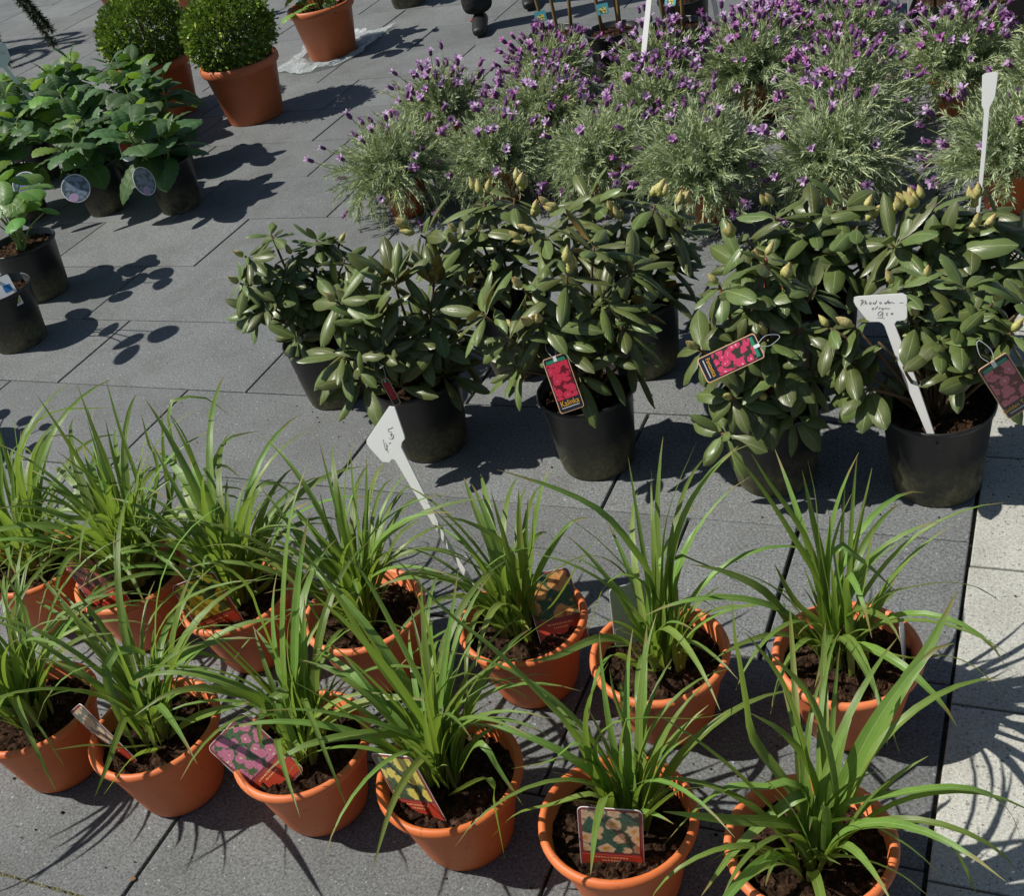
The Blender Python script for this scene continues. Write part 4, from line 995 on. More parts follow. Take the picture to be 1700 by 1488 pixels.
# ------------------------------------------------------------------ hydrangeas (broad ribbed leaves in black pots)
def broad_blade(width, droop, fold, nx=27, ny=7, serr=.018, veins=.015, round_=0):
    V, UV, F = [], [], []
    e = 0; x = z = 0; ds = 1 / (nx - 1)
    for i in range(nx):
        s = i / (nx - 1)
        if i:
            e -= droop / (nx - 1) * (.5 + s); x += math.cos(e) * ds; z += math.sin(e) * ds
        if round_: w = width * .5 * math.sqrt(max(0, 1 - (2 * s - 1) ** 2)) + .004
        else: w = width * .5 * (max(0, s) ** .62 * (1 - s) ** .80) / .378 + .003
        for j in range(ny):
            c = -1 + 2 * j / (ny - 1)
            zz = fold * abs(c) * w - .28 * abs(c) ** 3 * w + veins * math.cos((s - .35 * abs(c)) * 2 * PI * 6.0) * abs(c) ** .5 * min(1, 3 * w)
            ww = w * (1 + (serr * (1 if i % 2 else -1) if abs(c) > .9 else 0))
            V.append((x - math.sin(e) * zz, c * ww, z + math.cos(e) * zz)); UV.append((.5 + c * .5, s))
    for i in range(nx - 1):
        for k in range(ny - 1):
            a = i * ny + k
            F.append((a, a + ny, a + ny + 1, a + 1))
    return mesh_from('leaf', V, F, UV)
HY = [broad_blade(random.uniform(.66, .80), random.uniform(.35, 1.0), random.uniform(.1, .3)) for _ in range(7)]
RND = [broad_blade(random.uniform(.85, 1.0), random.uniform(.2, .7), random.uniform(.05, .3), serr=.05, veins=.006, round_=1) for _ in range(5)]
def orient(d, up=Vector((0, 0, 1)), roll=0):
    d = d.normalized()
    n = up - d * up.dot(d)
    n = n.normalized() if n.length > .02 else Vector((0, 1, 0))
    ly = n.cross(d)
    return Matrix((d, ly, n)).transposed().to_quaternion() @ Quaternion((1, 0, 0), roll)
def hydrangea(x, y, label, nst=5, hmax=.42, LS=.172):
    root = thing('potted_hydrangea', label, 'plant', (x, y, 0), 0, 'broad-leaved plants in black pots')
    pot = obj('pot', ME['black'], M['black_plastic'], root, (0, 0, 0), (0, 0, random.uniform(0, 6)), (.95, .95, 1.0))
    obj('soil', SOIL_B[0], M['soil'], pot)
    a0 = random.uniform(0, 6.28)
    for k in range(nst):
        az = a0 + 2 * PI * k / nst + random.uniform(-.3, .3)
        rr = random.uniform(.05, .13) if k else .01
        top = Vector((rr * math.cos(az), rr * math.sin(az), random.uniform(hmax - .12, hmax)))
        P = catmull([Vector((top.x * .3, top.y * .3, .18)), Vector((top.x * .75, top.y * .75, .27)), top], 8)
        tube('stem', P, [.0045] * 5 + [.004, .0035, .003], M['stem_green'], root, 6)
        ph = random.uniform(0, PI)
        for lev, (f, ln, el) in enumerate(((3, .95, -22), (5, 1.0, 4), (6, .85, 26), (7, .48, 55))):
            for sgn in (0, PI):
                if lev == 0 and random.random() < .25: continue
                a = ph + sgn + lev * PI / 2 + random.uniform(-.3, .3)
                e = R(el + random.uniform(-16, 16))
                d = Vector((math.cos(a) * math.cos(e), math.sin(a) * math.cos(e), math.sin(e)))
                b = P[f]
                pe = random.uniform(.014, .026)
                L = LS * ln * random.uniform(.85, 1.2)
                lf = obj('leaf', random.choice(HY), M['hydrangea_young' if lev == 3 else 'hydrangea_leaf'], root, b + d * pe, orient(d, Vector((0, 0, 1)), random.uniform(-.4, .4)), L)
                tube('petiole', [b, b + d * pe * 1.15], [.002, .0018], M['petiole'], root, 5)
for x, y, lab in (
 (-3.40, 3.72, 'broad-leaved plant in black pot with a round label at its front, nearest the lavender'),
 (-3.80, 3.72, 'broad-leaved plant in black pot with a round violet label on it'),
 (-4.22, 3.66, 'broad-leaved plant at the left edge behind a dull round label'),
 (-3.72, 4.12, 'broad-leaved plant with the small red tag, in front of the box ball pot'),
 (-4.12, 4.12, 'broad-leaved plant in the second row of its group, third from the lavender'),
 (-4.52, 4.10, 'broad-leaved plant holding the white sign at the left edge'),
 (-4.12, 4.48, 'broad-leaved plant in the back row just before the yellower box ball'),
 (-4.55, 4.50, 'broad-leaved plant in the back row left of the box balls'),
 (-4.95, 4.46, 'broad-leaved plant in the back row cut off by the left edge')):
    hydrangea(x, y, lab)

def round_leaf_plant(x, y, label, stems, s=1.0, potscale=1.08):
    root = thing('potted_round_leaf_plant', label, 'plant', (x, y, 0), 0, 'round-leaved plants in black pots')
    pot = obj('pot', ME['black'], M['black_plastic'], root, (0, 0, 0), (0, 0, random.uniform(0, 6)), (potscale, potscale, 1.0))
    obj('soil', SOIL_B[1], M['soil'], pot)
    for dx, dy, z, L in stems:
        t = Vector((dx, dy, z))
        P = catmull([Vector((random.uniform(-.025, .025), random.uniform(-.025, .025), .18)), Vector((dx * .35, dy * .35, .18 + (z - .18) * .6)), t], 8)
        tube('petiole', P, [.004, .0038, .0035, .003, .003, .0028, .0026, .0024], M['petiole'], root, 6)
        d = Vector((dx + random.uniform(-.05, .05), dy + random.uniform(-.05, .05), random.uniform(-.05, .04)))
        if d.length < .01: d = Vector((1, 0, 0))
        obj('leaf', random.choice(RND), M['round_leaf'], root, t - d.normalized() * L * .3, orient(d, Vector((0, 0, 1)), random.uniform(-.4, .4)), L)
round_leaf_plant(-3.54, 2.98, 'round-leaved plant on pale stalks in the larger black pot at the left edge',
    [(.08, -.04, .40, .12), (.14, .03, .42, .12), (.20, -.04, .43, .10), (.02, .11, .42, .13), (-.06, -.05, .41, .13), (.14, -.11, .35, .09), (-.12, .06, .40, .12), (.06, .06, .33, .09), (.10, .09, .30, .07), (-.03, -.10, .36, .11), (.04, -.02, .44, .12), (-.02, .05, .45, .12), (.10, .0, .37, .10), (.0, .0, .38, .12), (.07, .12, .38, .10), (.03, -.08, .38, .11)])
round_leaf_plant(-3.34, 2.63, 'black pot of stalks with a blue and white card at the left edge',
    [(.13, -.08, .60, .12), (.06, -.12, .58, .11), (.10, -.20, .60, .13), (-.02, -.03, .50, .10), (-.16, -.05, .40, .12), (-.20, .06, .46, .12), (.07, -.01, .20, .05)], potscale=1.0)
round_leaf_plant(-3.10, 1.95, 'round-leaved plant just past the left edge throwing leaf shadows on the paving',
    [(-.14, .16, .30, .07), (-.03, .13, .30, .06), (.11, .02, .30, .07), (.11, -.06, .28, .06), (-.02, .06, .34, .06), (.04, .10, .34, .05), (-.25, .22, .30, .06), (.02, -.08, .33, .07)])

# ------------------------------------------------------------------ other pots at the back
def leafy_pot(x, y, label, potme, sc, leaves, mat, n, L, zr, rr, potmat, name='potted_shrub'):
    root = thing(name, label, 'plant', (x, y, 0), 0)
    pot = obj('pot', potme, M[potmat], root, (0, 0, 0), (0, 0, random.uniform(0, 6)), sc)
    sm = {id(ME['box_pot']): SOIL_X, id(ME['terra']): SOIL_T[0], id(ME['black']): SOIL_B[0]}[id(potme)]
    obj('soil', sm, M['soil'], pot)
    for i in range(n):
        az = random.uniform(0, 6.28); r = rr * math.sqrt(random.random()); z = random.uniform(*zr)
        t = Vector((r * math.cos(az), r * math.sin(az), z))
        if i % 3 == 0:
            tube('stem', catmull([Vector((t.x * .2, t.y * .2, zr[0] * .8)), Vector((t.x * .6, t.y * .6, (zr[0] + z) / 2)), t], 6), .003, M['stem_green'], root, 5)
        e = R(random.uniform(-25, 50)); a = az + random.uniform(-1, 1)
        d = Vector((math.cos(a) * math.cos(e), math.sin(a) * math.cos(e), math.sin(e)))
        obj('leaf', random.choice(leaves), M[mat], root, t, orient(d, Vector((0, 0, 1)), random.uniform(-.5, .5)), L * random.uniform(.7, 1.2))
    return root
leafy_pot(-3.73, 5.66, 'leafy plant in terracotta pot standing on crumpled plastic film', ME['box_pot'], .95, HY, 'hydrangea_leaf', 46, .11, (.27, .50), .20, 'terracotta_dark')
leafy_pot(-5.10, 6.42, 'plant in terracotta pot with a green card behind the box balls', ME['box_pot'], .9, HY, 'hydrangea_leaf', 30, .09, (.26, .42), .16, 'terracotta_dark')
leafy_pot(-3.66, 6.50, 'small plant in black pot at the top edge above the lavender', ME['black'], 1.1, HY, 'hydrangea_leaf', 26, .09, (.22, .40), .14, 'black_plastic')
leafy_pot(-1.15, 5.30, 'low green plant in black pot below the steel post', ME['black'], .95, RH['s'][0], 'rhodo_leaf', 40, .06, (.20, .36), .14, 'black_plastic')
# dark box bush at the top edge
root = thing('box_bush', 'dark loose box bush cut off by the top edge', 'plant', (-6.25, 7.05, 0))
pt = obj('pot', ME['box_pot'], M['terracotta_dark'], root); obj('soil', SOIL_X, M['soil'], pt)
f = obj('foliage', ball_foliage(21, .30, 5000, .8), M['conifer_foliage'], root, (0, 0, .46)); f['kind'] = 'stuff'
# trailing conifer at the top left
def conifer(x, y, label):
    root = thing('trailing_conifer', label, 'plant', (x, y, 0))
    pt = obj('pot', ME['black'], M['black_plastic'], root, (0, 0, 0), None, 1.15); obj('soil', SOIL_B[0], M['soil'], pt)
    rnd = random.Random(5)
    dirs = [(1.05, .0, .34), (.85, -.55, .26), (.2, -.7, .3), (-.6, -.4, .3), (.5, .6, .32), (-.5, .5, .4), (.05, .05, .7)]
    for dx, dy, hz in dirs:
        V, F, UV = [], [], []
        P = catmull([Vector((0, 0, .20)), Vector((dx * .22, dy * .22, .2 + hz)), Vector((dx * .42, dy * .42, .18 + hz * .7)), Vector((dx * .60, dy * .60, .04))], 16)
        tube_into(V, F, P, [.009 - .0004 * i for i in range(16)], 5, False); UV += [(.1, 0)] * len(V)
        for i in range(1, 16):
            for k in range(130):
                t = (P[i] - P[i - 1]).normalized()
                o0 = P[i - 1].lerp(P[i], rnd.random())
                d = (t * .6 + Vector((rnd.gauss(0, .6), rnd.gauss(0, .6), rnd.gauss(0, .6)))).normalized()
                s1 = d.cross(Vector((rnd.uniform(-1, 1), rnd.uniform(-1, 1), .3))).normalized()
                l = rnd.uniform(.03, .06); b = len(V); c_ = rnd.random()
                V += [o0, o0 + d * l * .5 + s1 * .003, o0 + d * l, o0 + d * l * .5 - s1 * .003]; UV += [(c_, 0)] * 4
                F.append((b, b + 1, b + 2, b + 3))
        obj('branch', mesh_from('branch', V, F, UV, smooth=False), M['conifer_foliage'], root)
conifer(-6.95, 6.30, 'dark trailing conifer with drooping branches at the top left corner')

# canes in black pots
def cane_pot(x, y, label, canes, tagpos):
    root = thing('potted_cane_plant', label, 'plant', (x, y, 0), 0, 'bare-stemmed plants in black pots')
    pot = obj('pot', ME['black'], M['black_plastic'], root, (0, 0, 0), None, 1.0); obj('soil', SOIL_B[0], M['soil'], pot)
    for dx, dy, lx, ly, h in canes:
        P = [Vector((dx, dy, .17)), Vector((dx + lx * .5 + random.uniform(-.006, .006), dy + ly * .5, .17 + h * .5)), Vector((dx + lx, dy + ly, .17 + h))]
        tube('cane', catmull(P, 8), [.0085, .0082, .008, .0078, .0076, .0074, .0072, .007], M['cane'], root, 7)
    for i in range(10):
        az = random.uniform(0, 6.28); z = random.uniform(.45, .85)
        dx, dy, lx, ly, h = random.choice(canes)
        f = (z - .17) / h
        d = Vector((math.cos(az), math.sin(az), random.uniform(-.3, .5)))
        obj('leaf', random.choice(HY), M['hydrangea_young'], root, (dx + lx * f, dy + ly * f, z), orient(d), random.uniform(.04, .07))
cane_pot(-2.12, 4.98, 'black pot of thin bare canes nearest the trouser leg', [(-.05, .02, -.10, .03, .85), (.03, -.03, -.02, .0, .8), (.06, .05, .05, .05, .9)], None)
cane_pot(-1.84, 4.95, 'black pot of thin bare canes in the middle of three', [(-.04, .0, -.06, .02, .85), (.02, .04, .0, .0, .8), (.05, -.04, .05, .03, .9)], None)
cane_pot(-1.55, 4.93, 'black pot of thin bare canes next to the steel post', [(-.05, .03, -.05, .0, .85), (.04, -.02, .03, .02, .8), (.0, .05, .02, .05, .9)], None)
cane_pot(-1.62, 5.32, 'black pot of thin bare canes behind the others', [(-.04, .03, -.05, .0, .85), (.04, -.02, .03, .02, .8)], None)

# trolley with black trays at the top right
tro = thing('plant_trolley', 'black plant trolley with trays of brown peat at the top right corner', 'trolley', (-.22, 5.05, 0))
for sx_ in (-.42, .42):
    for sy_ in (-.26, .26):
        obj('post', box_mesh('post', .03, .03, .9, .003, (0, 0, .45)), M['steel'], tro, (sx_, sy_, .02))
obj('shelf', box_mesh('shelf', .80, .50, .03, .004), M['crate_black'], tro, (0, 0, .12))
tray_me = None
for i, tx in enumerate((-.25, .02, .27)):
    bm = bmesh.new()
    me = box_mesh('tray', .24, .46, .09, .0)
    bm.from_mesh(me)
    top = [f_ for f_ in bm.faces if f_.normal.z > .5]
    r_ = bmesh.ops.inset_region(bm, faces=top, thickness=.008)
    for f_ in top:
        for v in f_.verts: v.co.z -= .02
    bm.to_mesh(me); bm.free()
    tr_ = obj('tray', me, M['crate_black'], tro, (tx, 0, .18))
    obj('peat', mesh_from('peat', [(-.11, -.22, 0), (.11, -.22, 0), (.11, .22, 0), (-.11, .22, 0)], [(0, 1, 2, 3)], smooth=False), M['soil'], tr_, (0, 0, .03))
    for k in range(5):
        sx_, sy_ = random.uniform(-.09, .09), random.uniform(-.18, .18)
        tube('stem', [(sx_, sy_, .03), (sx_ + random.uniform(-.02, .02), sy_, .25), (sx_ + random.uniform(-.04, .04), sy_, .5)], .006, M['cane'], tr_, 5)
pb = thing('planter_box', 'plain grey planter box at the top edge left of the trolley', 'planter', (-.98, 5.45, 0))
me = box_mesh('body', .20, .20, .36, .004, (0, 0, .18)); bm = bmesh.new(); bm.from_mesh(me)
top = [f_ for f_ in bm.faces if f_.normal.z > .9 and f_.calc_area() > .02]
bmesh.ops.inset_region(bm, faces=top, thickness=.012)
for f_ in top:
    for v in f_.verts: v.co.z -= .04
bm.to_mesh(me); bm.free()
obj('body', me, M['grey_box'], pb)
obj('soil', mesh_from('soil', [(-.085, -.085, .33), (.085, -.085, .33), (.085, .085, .33), (-.085, .085, .33)], [(0, 1, 2, 3)], smooth=False), M['soil'], pb)
po = thing('steel_post', 'slim bare steel post standing behind the lavender', 'post', (-1.36, 4.96, 0))
obj('shaft', box_mesh('shaft', .022, .022, .95, .002, (0, 0, .475)), M['steel'], po, (0, 0, 0), (R(-2), R(-4), .3))
obj('foot', box_mesh('foot', .12, .12, .006, .001, (0, 0, .003)), M['steel'], po)

# plastic film under the terracotta pot
V, F = [], []
nx_, ny_ = 34, 22
for i in range(nx_):
    for j in range(ny_):
        u, v = i / (nx_ - 1), j / (ny_ - 1)
        x = -4.05 + .46 * u + .05 * math.sin(v * 5) + .10 * v; y = 5.34 + .66 * v + .06 * u + .04 * math.sin(u * 7)
        q = Vector((x * 7, y * 7, 0))
        z = .006 + .035 * max(0, noise.fractal(q, .9, 2.1, 4)) + .012 * abs(noise.noise(q * 2.7))
        if (Vector((x, y)) - Vector((-3.73, 5.66))).length < .15: z = -.006
        V.append((x, y, z))
for i in range(nx_ - 1):
    for j in range(ny_ - 1):
        a = i * ny_ + j; F.append((a, a + ny_, a + ny_ + 1, a + 1))
fl = obj('plastic_film', mesh_from('plastic_film', V, F, smooth=False), M['plastic_film'])
tag(fl, 'crumpled clear plastic film on the paving under a terracotta pot', 'plastic film')

# ------------------------------------------------------------------ cards, tags and signs
def quad_card(name, corners, thick, mats_face, edge):
    """corners TL TR BR BL -> plate with thickness, front face towards the normal"""
    tl, tr_, br, bl = corners
    n = (tr_ - tl).cross(bl - tl).normalized() * -1
    return n
def card_frame(tl, tr_, bl):
    ex = (tr_ - tl).normalized(); ey = (tl - bl).normalized()
    ey = (ey - ex * ey.dot(ex)).normalized()
    ez = ex.cross(ey)
    return Matrix((ex, ey, ez)).transposed().to_quaternion()
def rounded(w, h, r, n=4):
    pts = []
    for cx_, cy_, a0 in ((w / 2 - r, h / 2 - r, 0), (-w / 2 + r, h / 2 - r, PI / 2), (-w / 2 + r, -h / 2 + r, PI), (w / 2 - r, -h / 2 + r, 1.5 * PI)):
        for k in range(n + 1):
            a = a0 + PI / 2 * k / n
            pts.append((cx_ + r * math.cos(a), cy_ + r * math.sin(a)))
    return pts
def plate(name, outline, z0, z1):
    n = len(outline)
    V = [(x, y, z0) for x, y in outline] + [(x, y, z1) for x, y in outline]
    xs = [q[0] for q in outline]; ys = [q[1] for q in outline]
    x0, x1, y0, y1 = min(xs), max(xs), min(ys), max(ys)
    UV = [((x - x0) / (x1 - x0), (y - y0) / max(1e-6, (x1 - x0))) for x, y, z in V]
    F = [tuple(range(n, 2 * n)), tuple(reversed(range(n)))] + [(i, (i + 1) % n, n + (i + 1) % n, n + i) for i in range(n)]
    return mesh_from(name, V, F, UV, smooth=False)
def text_mesh(body, size, shear=0):
    cu = bpy.data.curves.new('txt', 'FONT'); cu.body = body; cu.size = size; cu.shear = shear
    cu.align_x = 'CENTER'; cu.align_y = 'CENTER'; cu.extrude = .0001
    o = bpy.data.objects.new('txt', cu); col.objects.link(o)
    bpy.context.view_layer.update()
    me = bpy.data.meshes.new_from_object(o.evaluated_get(bpy.context.evaluated_depsgraph_get()))
    bpy.data.objects.remove(o)
    return me
def flower_card(key, label, photo, edge='card_maroon', band='card_red', w=.098, h=.150, lines=True):
    bm_, tp_, wd = (Vector(q) for q in CARDS[key])
    px_, py_ = DAYLILY_POTS[key]
    d2 = Vector((bm_.x - px_, bm_.y - py_, 0))
    if d2.length > .072:
        sh = d2.normalized() * (.072 - d2.length); bm_ = bm_ + sh; tp_ = tp_ + sh * .4
    up = (tp_ - bm_).normalized(); wd = (wd - up * wd.dot(up)).normalized()
    ez = wd.cross(up)
    q = Matrix((wd, up, ez)).transposed().to_quaternion()
    c = tp_ - up * (h / 2)
    root = thing('plant_label', label, 'plant label', c)
    root.rotation_mode = 'QUATERNION'; root.rotation_quaternion = q
    obj('card', plate('card', rounded(w, h, .010), -.0006, .0006), [M['card_edge']], root)
    fr = obj('border', plate('border', rounded(w - .002, h - .002, .009), .0006, .0010), M[edge], root)
    if photo:
        obj('picture', plate('picture', rounded(w - .012, h * .60, .003), 0, .0004), M[photo], root, (0, h * .165, .0011))
    obj('band', plate('band', rounded(w - .006, h * .28, .003), 0, .0004), M[band], root, (0, -h * .32, .0011))
    if lines:
        for k, (ww, yy) in enumerate(((.052, -h * .215), (.030, -h * .262))):
            n = 11 if k == 0 else 7
            V, F = [], []
            for i in range(n):
                x0 = -ww / 2 + ww * i / n; x1 = x0 + ww / n * random.uniform(.5, .85); hh = .0016 * random.uniform(.7, 1.3); b = len(V)
                V += [(x0, yy - .0012, .0016), (x1, yy - .0012, .0016), (x1, yy + hh, .0016), (x0, yy + hh, .0016)]; F.append((b, b + 1, b + 2, b + 3))
            obj('print', mesh_from('print', V, F, smooth=False), M['card_peach_text'], root)
    return root
flower_card('D2', 'peach daylily picture card leaning out of the second front pot', 'photo_peach')
flower_card('D3', 'pink daylily picture card leaning on the third front pot', 'photo_pink')
flower_card('D4', 'yellow daylily picture card leaning in the large front daylily pot', 'photo_yellow')
flower_card('D5', 'cream daylily picture card square to the viewer in a front pot', 'photo_cream')
flower_card('E4', 'orange daylily picture card tilted against a second-row pot', 'photo_orange')
flower_card('E5', 'pale grey printed card behind daylily leaves in the second row', None, 'card_grey', 'card_grey', w=.085, h=.125)
flower_card('E1', 'dull red picture card shaded by the dense second-row daylily', 'photo_red_dim')
flower_card('E2', 'deep yellow daylily picture card half hidden in the second row', 'photo_yellow_deep')
# card seen edge-on in the last second-row pot
root = thing('plant_label', 'white card seen edge-on in the second-row pot by the light paving', 'plant label', (-.205, 1.500, .185), R(62))
root.rotation_euler = (R(86), R(4), R(95))
obj('card', plate('card', rounded(.07, .13, .008), -.0006, .0006), M['card_white'], root)
obj('picture', plate('picture', rounded(.06, .08, .004), 0, .0004), M['photo_orange'], root, (0, .015, -.0012))

def hang_tag(key, label, photo, text, edge, horizontal=False, flat_=False):
    tl, tr_, br, bl = (Vector(q) / 10000 for q in TAGS[key])
    if horizontal:  # top of the tag (punch hole) is at its right end
        tl, tr_, br, bl = tr_, br, bl, tl
    w = ((tr_ - tl).length + (br - bl).length) / 2; h = ((tl - bl).length + (tr_ - br).length) / 2
    q = card_frame(tl, tr_, bl)
    c = (tl + tr_ + br + bl) / 4
    root = thing('hanging_tag', label, 'plant tag', c)
    root.rotation_mode = 'QUATERNION'; root.rotation_quaternion = q
    obj('card', plate('card', rounded(w, h, .006), -.0008, .0008), M[edge], root)
    obj('border', plate('border', rounded(w - .004, h - .004, .005), .0008, .0012), M['card_dark'], root)
    ph = h * .66
    obj('picture', plate('picture', rounded(w - .008, ph, .003), 0, .0004), M[photo], root, (0, h * .06, .0013))
    obj('stripe', plate('stripe', rounded(w * .78, h * .055, .001), 0, .0004), M['card_green'], root, (0, h * .5 - h * .085, .0018))
    obj('hole_tab', plate('hole_tab', rounded(w * .13, h * .10, .001), 0, .0004), M['card_white'], root, (0, h * .5 - h * .05, .0023))
    if text:
        me = text_mesh(text, w * (.26 if len(text) < 9 else .185))
        obj('lettering', me, M['card_gold'], root, (0, -h * .345, .0016), None, (1, 1.25, 1))
        V, F = [], []
        for i in range(16):
            x0 = -w * .36 + w * .72 * i / 16; b = len(V)
            V += [(x0, -h * .425, .0016), (x0 + w * .034, -h * .425, .0016), (x0 + w * .034, -h * .41, .0016), (x0, -h * .41, .0016)]; F.append((b, b + 1, b + 2, b + 3))
        obj('print', mesh_from('print', V, F, smooth=False), M['card_white'], root)
    V, F = [], []
    tube_into(V, F, catmull([Vector((-.004, h * .49, .001)), Vector((-.012, h * .5 + .02, -.008)), Vector((0, h * .5 + .045, -.02)), Vector((.010, h * .5 + .02, -.008)), Vector((.004, h * .49, .001))], 16), .0007, 5)
    obj('loop', mesh_from('loop', V, F), M['wire'], root)
hang_tag('kalinka', 'upright red hanging tag with yellow word Kalinka', 'photo_red', 'Kalinka', 'card_orange_edge')
hang_tag('fantastica', 'pink flower hanging tag lying tilted on leaves, reading Fantastica', 'photo_pinkred', 'Fantastica', 'card_orange_edge', True)
hang_tag('golden', 'shaded rose-coloured hanging tag at the right edge reading Golden Torch', 'photo_rose', 'Golden Torch', 'card_orange_edge')
root = hang_tag('edge', 'narrow red tag seen almost edge-on above the 4,95 sign', 'photo_red', '', 'card_orange_edge')
# small red tag glimpsed in the leaves, and one in the broad-leaved group
for loc, rz, lab in (((-.64, 2.36, .35), 40, 'small red tag glimpsed among leaves behind the Fantastica tag'), ((-3.50, 3.64, .29), 35, 'small red oval tag among the broad-leaved plants')):
    root = thing('small_tag', lab, 'plant tag', loc); root.rotation_euler = (R(60), 0, R(rz))
    obj('card', plate('card', rounded(.055, .085, .02), -.0006, .0006), M['card_white'], root)
    obj('picture', plate('picture', rounded(.048, .06, .016), 0, .0004), M['card_red'], root, (0, .01, .0007))
for loc, ex, ez, lab in (((-3.70, 3.49, .20), 62, 40, 'round label with a violet flower on a black pot in the broad-leaved group'), ((-3.34, 3.50, .215), 75, 92, 'round label turned edgewise at the front of the broad-leaved group'), ((-3.95, 3.48, .225), 62, 30, 'dull round label at the left of the broad-leaved group')):
    root = thing('round_label', lab, 'plant label', loc); root.rotation_euler = (R(ex), 0, R(ez))
    circ = [(.058 * math.cos(a * PI / 14), .058 * math.sin(a * PI / 14)) for a in range(28)]
    obj('card', plate('card', circ, -.0006, .0006), M['card_white'], root)
    obj('picture', plate('picture', [(x * .94, y * .94) for x, y in circ], 0, .0004), M['photo_violet'], root, (0, 0, .0007))
    obj('violet_patch', plate('violet_patch', [(x * .35 - .02, y * .30 - .034) for x, y in circ], 0, .0004), M['lavender_bract_pale'], root, (0, 0, .0012))
# blue and white card in the pot at the left edge
root = thing('plant_label', 'white card with blue square and yellow flowers in the left black pot', 'plant label', (-3.265, 2.598, .215)); root.rotation_euler = (R(70), R(-8), R(38))
obj('card', plate('card', rounded(.075, .11, .004), -.0006, .0006), M['card_white'], root)
obj('picture', plate('picture', rounded(.068, .035, .002), 0, .0004), M['photo_yellow'], root, (0, -.030, .0007))
obj('square', plate('square', rounded(.026, .024, .002), 0, .0004), M['card_blue'], root, (.014, .012, .0007))
# cyan tags among the canes
for loc, rz, lab in (((-2.15, 4.93, .30), 30, 'turquoise tag on the nearest cane pot, the lower one'), ((-2.06, 4.97, .37), 12, 'turquoise tag among the canes, the higher one'), ((-1.84, 4.88, .32), 25, 'turquoise tag on the middle cane pot'), ((-1.53, 4.85, .34), -10, 'pale turquoise tag next to the steel post')):
    root = thing('small_tag', lab, 'plant tag', loc); root.rotation_euler = (R(62), 0, R(rz))
    obj('card', plate('card', rounded(.05, .045, .004), -.0006, .0006), M['card_cyan'], root)
    obj('picture', plate('picture', rounded(.03, .025, .003), 0, .0004), M['photo_yellow'], root, (0, -.005, .0007))
# green card behind the box balls
root = thing('plant_label', 'dark green card in the terracotta pot behind the box balls', 'plant label', (-5.12, 6.20, .36)); root.rotation_euler = (R(66), R(-14), R(35))
obj('card', plate('card', rounded(.14, .24, .006), -.0008, .0008), M['card_orange_edge'], root)
obj('picture', plate('picture', rounded(.125, .225, .004), 0, .0004), M['card_green'], root, (0, 0, .0009))

def sign(key, label, mat='white_plastic', thick=.0028):
    n, poly, strokes = SIGNS[key]
    n = Vector(n)
    P = [Vector(q) / 10000 for q in poly]
    c = min(P, key=lambda q: q.z)
    root = thing('price_sign' if strokes else 'plant_stake', label, 'sign', c)
    V = [q - c for q in P] + [q - c - n * thick for q in P]
    k = len(P)
    F = [tuple(range(k)), tuple(reversed(range(k, 2 * k)))] + [(i, k + i, k + (i + 1) % k, (i + 1) % k) for i in range(k)]
    me = mesh_from('board', V, F, smooth=False)
    bm = bmesh.new(); bm.from_mesh(me)
    bmesh.ops.recalc_face_normals(bm, faces=bm.faces)
    bmesh.ops.triangulate(bm, faces=[f_ for f_ in bm.faces if len(f_.verts) > 4])
    bm.to_mesh(me); bm.free()
    obj('board', me, M[mat], root)
    if strokes:
        V, F = [], []
        for s in strokes:
            q = [Vector(a) / 10000 - c + n * .0006 for a in s]
            tube_into(V, F, catmull(q, max(4, 4 * len(q))), .00042, 4)
        obj('handwriting', mesh_from('handwriting', V, F), M['ink'], root)
sign('4', 'white plastic stake sign with handwritten 4,95, leaning left')
sign('9', 'white plastic stake sign with handwritten Rhododendron 9,50')
sign('L', 'blank white stake sign standing tall in front of the lavender at the right')
sign('H', 'pale price sign on a stake at the left edge above the broad-leaved plants', 'white_stake')
sign('W', 'plain white stake rising out of the lavender to the top edge', 'white_plastic', .004)

# ------------------------------------------------------------------ small litter on the paving
for loc, s, lab in (((-1.46, .845, .004), .014, 'brown dry scrap lying on the near paving'), ((-1.20, 1.56, .003), .012, 'tiny brown scrap between the daylily pots'), ((-.24, .86, .003), .012, 'small brown scrap on the light paving')):
    o = obj('dry_leaf_scrap', random.choice(HY).copy(), None, None, loc, (R(random.uniform(-20, 20)), R(random.uniform(-20, 20)), random.uniform(0, 6)), s)
    o.data.materials.clear(); o.data.materials.append(M['dry_leaf'])
    tag(o, lab, 'leaf scrap')

V, F = [], []
rnd_ = random.Random(77)
spots = list(DAYLILY_POTS.values()) + [v[0] for v in RHODO_POTS.values()] + [(q[0], q[1]) for q in LAVS]
for i in range(900):
    if rnd_.random() < .75:
        cx_, cy_ = rnd_.choice(spots); a = rnd_.uniform(0, 6.28); rr = .09 + abs(rnd_.gauss(0, .11))
        x, y = cx_ + rr * math.cos(a), cy_ + rr * math.sin(a)
    else: x, y = rnd_.uniform(-4, .6), rnd_.uniform(.7, 5)
    s_ = rnd_.uniform(.0006, .0024) * (1.5 if rnd_.random() < .1 else 1); b = len(V)
    for dx, dy, dz in ((-1, -.8, 0), (1, -.7, 0), (.8, 1, 0), (-.9, .9, 0), (0, 0, 1.2)):
        V.append((x + dx * s_ * rnd_.uniform(.5, 1.4), y + dy * s_ * rnd_.uniform(.5, 1.4), .0014 + dz * s_))
    F += [(b, b + 1, b + 4), (b + 1, b + 2, b + 4), (b + 2, b + 3, b + 4), (b + 3, b, b + 4)]
cr = obj('soil_crumbs', mesh_from('soil_crumbs', V, F, smooth=False), M['soil'])
tag(cr, 'dark soil crumbs scattered on the paving round the pots', 'soil', kind='stuff')

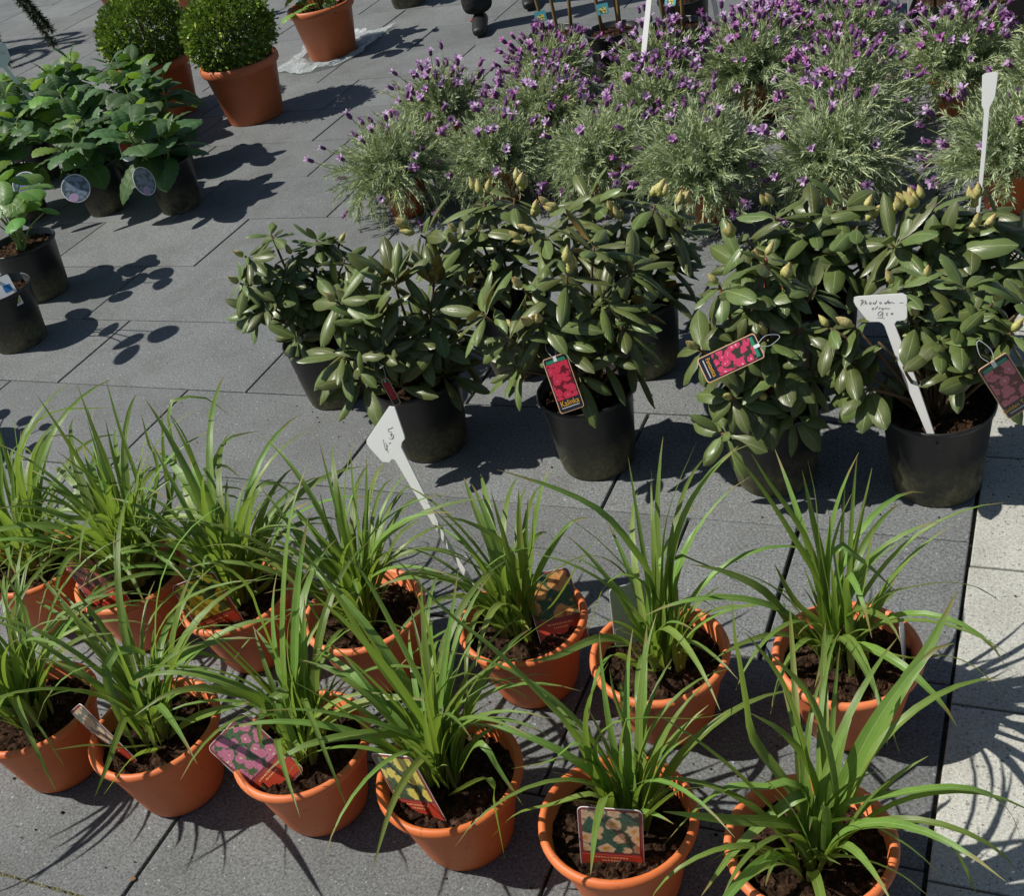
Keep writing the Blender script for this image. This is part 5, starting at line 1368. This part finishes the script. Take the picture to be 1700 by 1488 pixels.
# ------------------------------------------------------------------ person at the back (only one lower leg in the picture)
def skin_body(name, joints, edges, mat, parent, subdiv=2):
    me = bpy.data.meshes.new(name)
    me.from_pydata([j[:3] for j in joints], edges, [])
    o = obj(name, me, M[mat], parent)
    md = o.modifiers.new('skin', 'SKIN'); md.use_smooth_shade = True
    for i, j in enumerate(joints):
        v = me.skin_vertices[0].data[i]; v.radius = (j[3], j[4] if len(j) > 4 else j[3]); v.use_root = (i == 0)
    sb = o.modifiers.new('sub', 'SUBSURF'); sb.levels = subdiv; sb.render_levels = subdiv
    return o
per = thing('person', 'person in dark grey trousers and black shoes standing behind the lavender', 'person', (-2.79, 5.90, 0), R(20))
J = [(0, 0, .98, .15, .11), (0, .0, 1.20, .14, .10), (0, .0, 1.40, .17, .10), (0, 0, 1.50, .06, .06), (0, -.01, 1.58, .058, .062), (0, -.02, 1.68, .078, .095), (0, -.01, 1.76, .055, .07),
     (-.11, 0, .90, .095, .10), (-.12, -.01, .50, .085, .088), (-.12, .01, .16, .086, .088), (-.12, .01, .075, .090, .094),
     (.11, .0, .90, .095, .10), (.13, .22, .52, .085, .088), (.14, .34, .16, .086, .088), (.14, .34, .075, .090, .094),
     (-.20, 0, 1.42, .062, .062), (-.25, .01, 1.15, .048, .05), (-.24, -.10, .90, .036, .036), (-.235, -.15, .80, .03, .02),
     (.20, 0, 1.42, .062, .062), (.25, .01, 1.15, .048, .05), (.24, -.10, .90, .036, .036), (.235, -.15, .80, .03, .02)]
E_ = [(0, 1), (1, 2), (2, 3), (3, 4), (4, 5), (5, 6), (0, 7), (7, 8), (8, 9), (9, 10), (0, 11), (11, 12), (12, 13), (13, 14), (2, 15), (15, 16), (16, 17), (17, 18), (2, 19), (19, 20), (20, 21), (21, 22)]
skin_body('body', J, E_, 'trouser', per)
for sx_, sy_ in ((-.12, .01), (.14, .34)):
    sh = skin_body('shoe', [(sx_, sy_ + .05, .045, .045, .042), (sx_, sy_ - .04, .050, .046, .046), (sx_, sy_ - .12, .036, .046, .034), (sx_, sy_ - .19, .028, .036, .024)], [(0, 1), (1, 2), (2, 3)], 'shoe', per)
    skin_body('shoe_patch', [(sx_ - .043, sy_ + .02, .055, .010), (sx_ - .045, sy_ - .02, .052, .010)], [(0, 1)], 'shoe_red', per, 1)
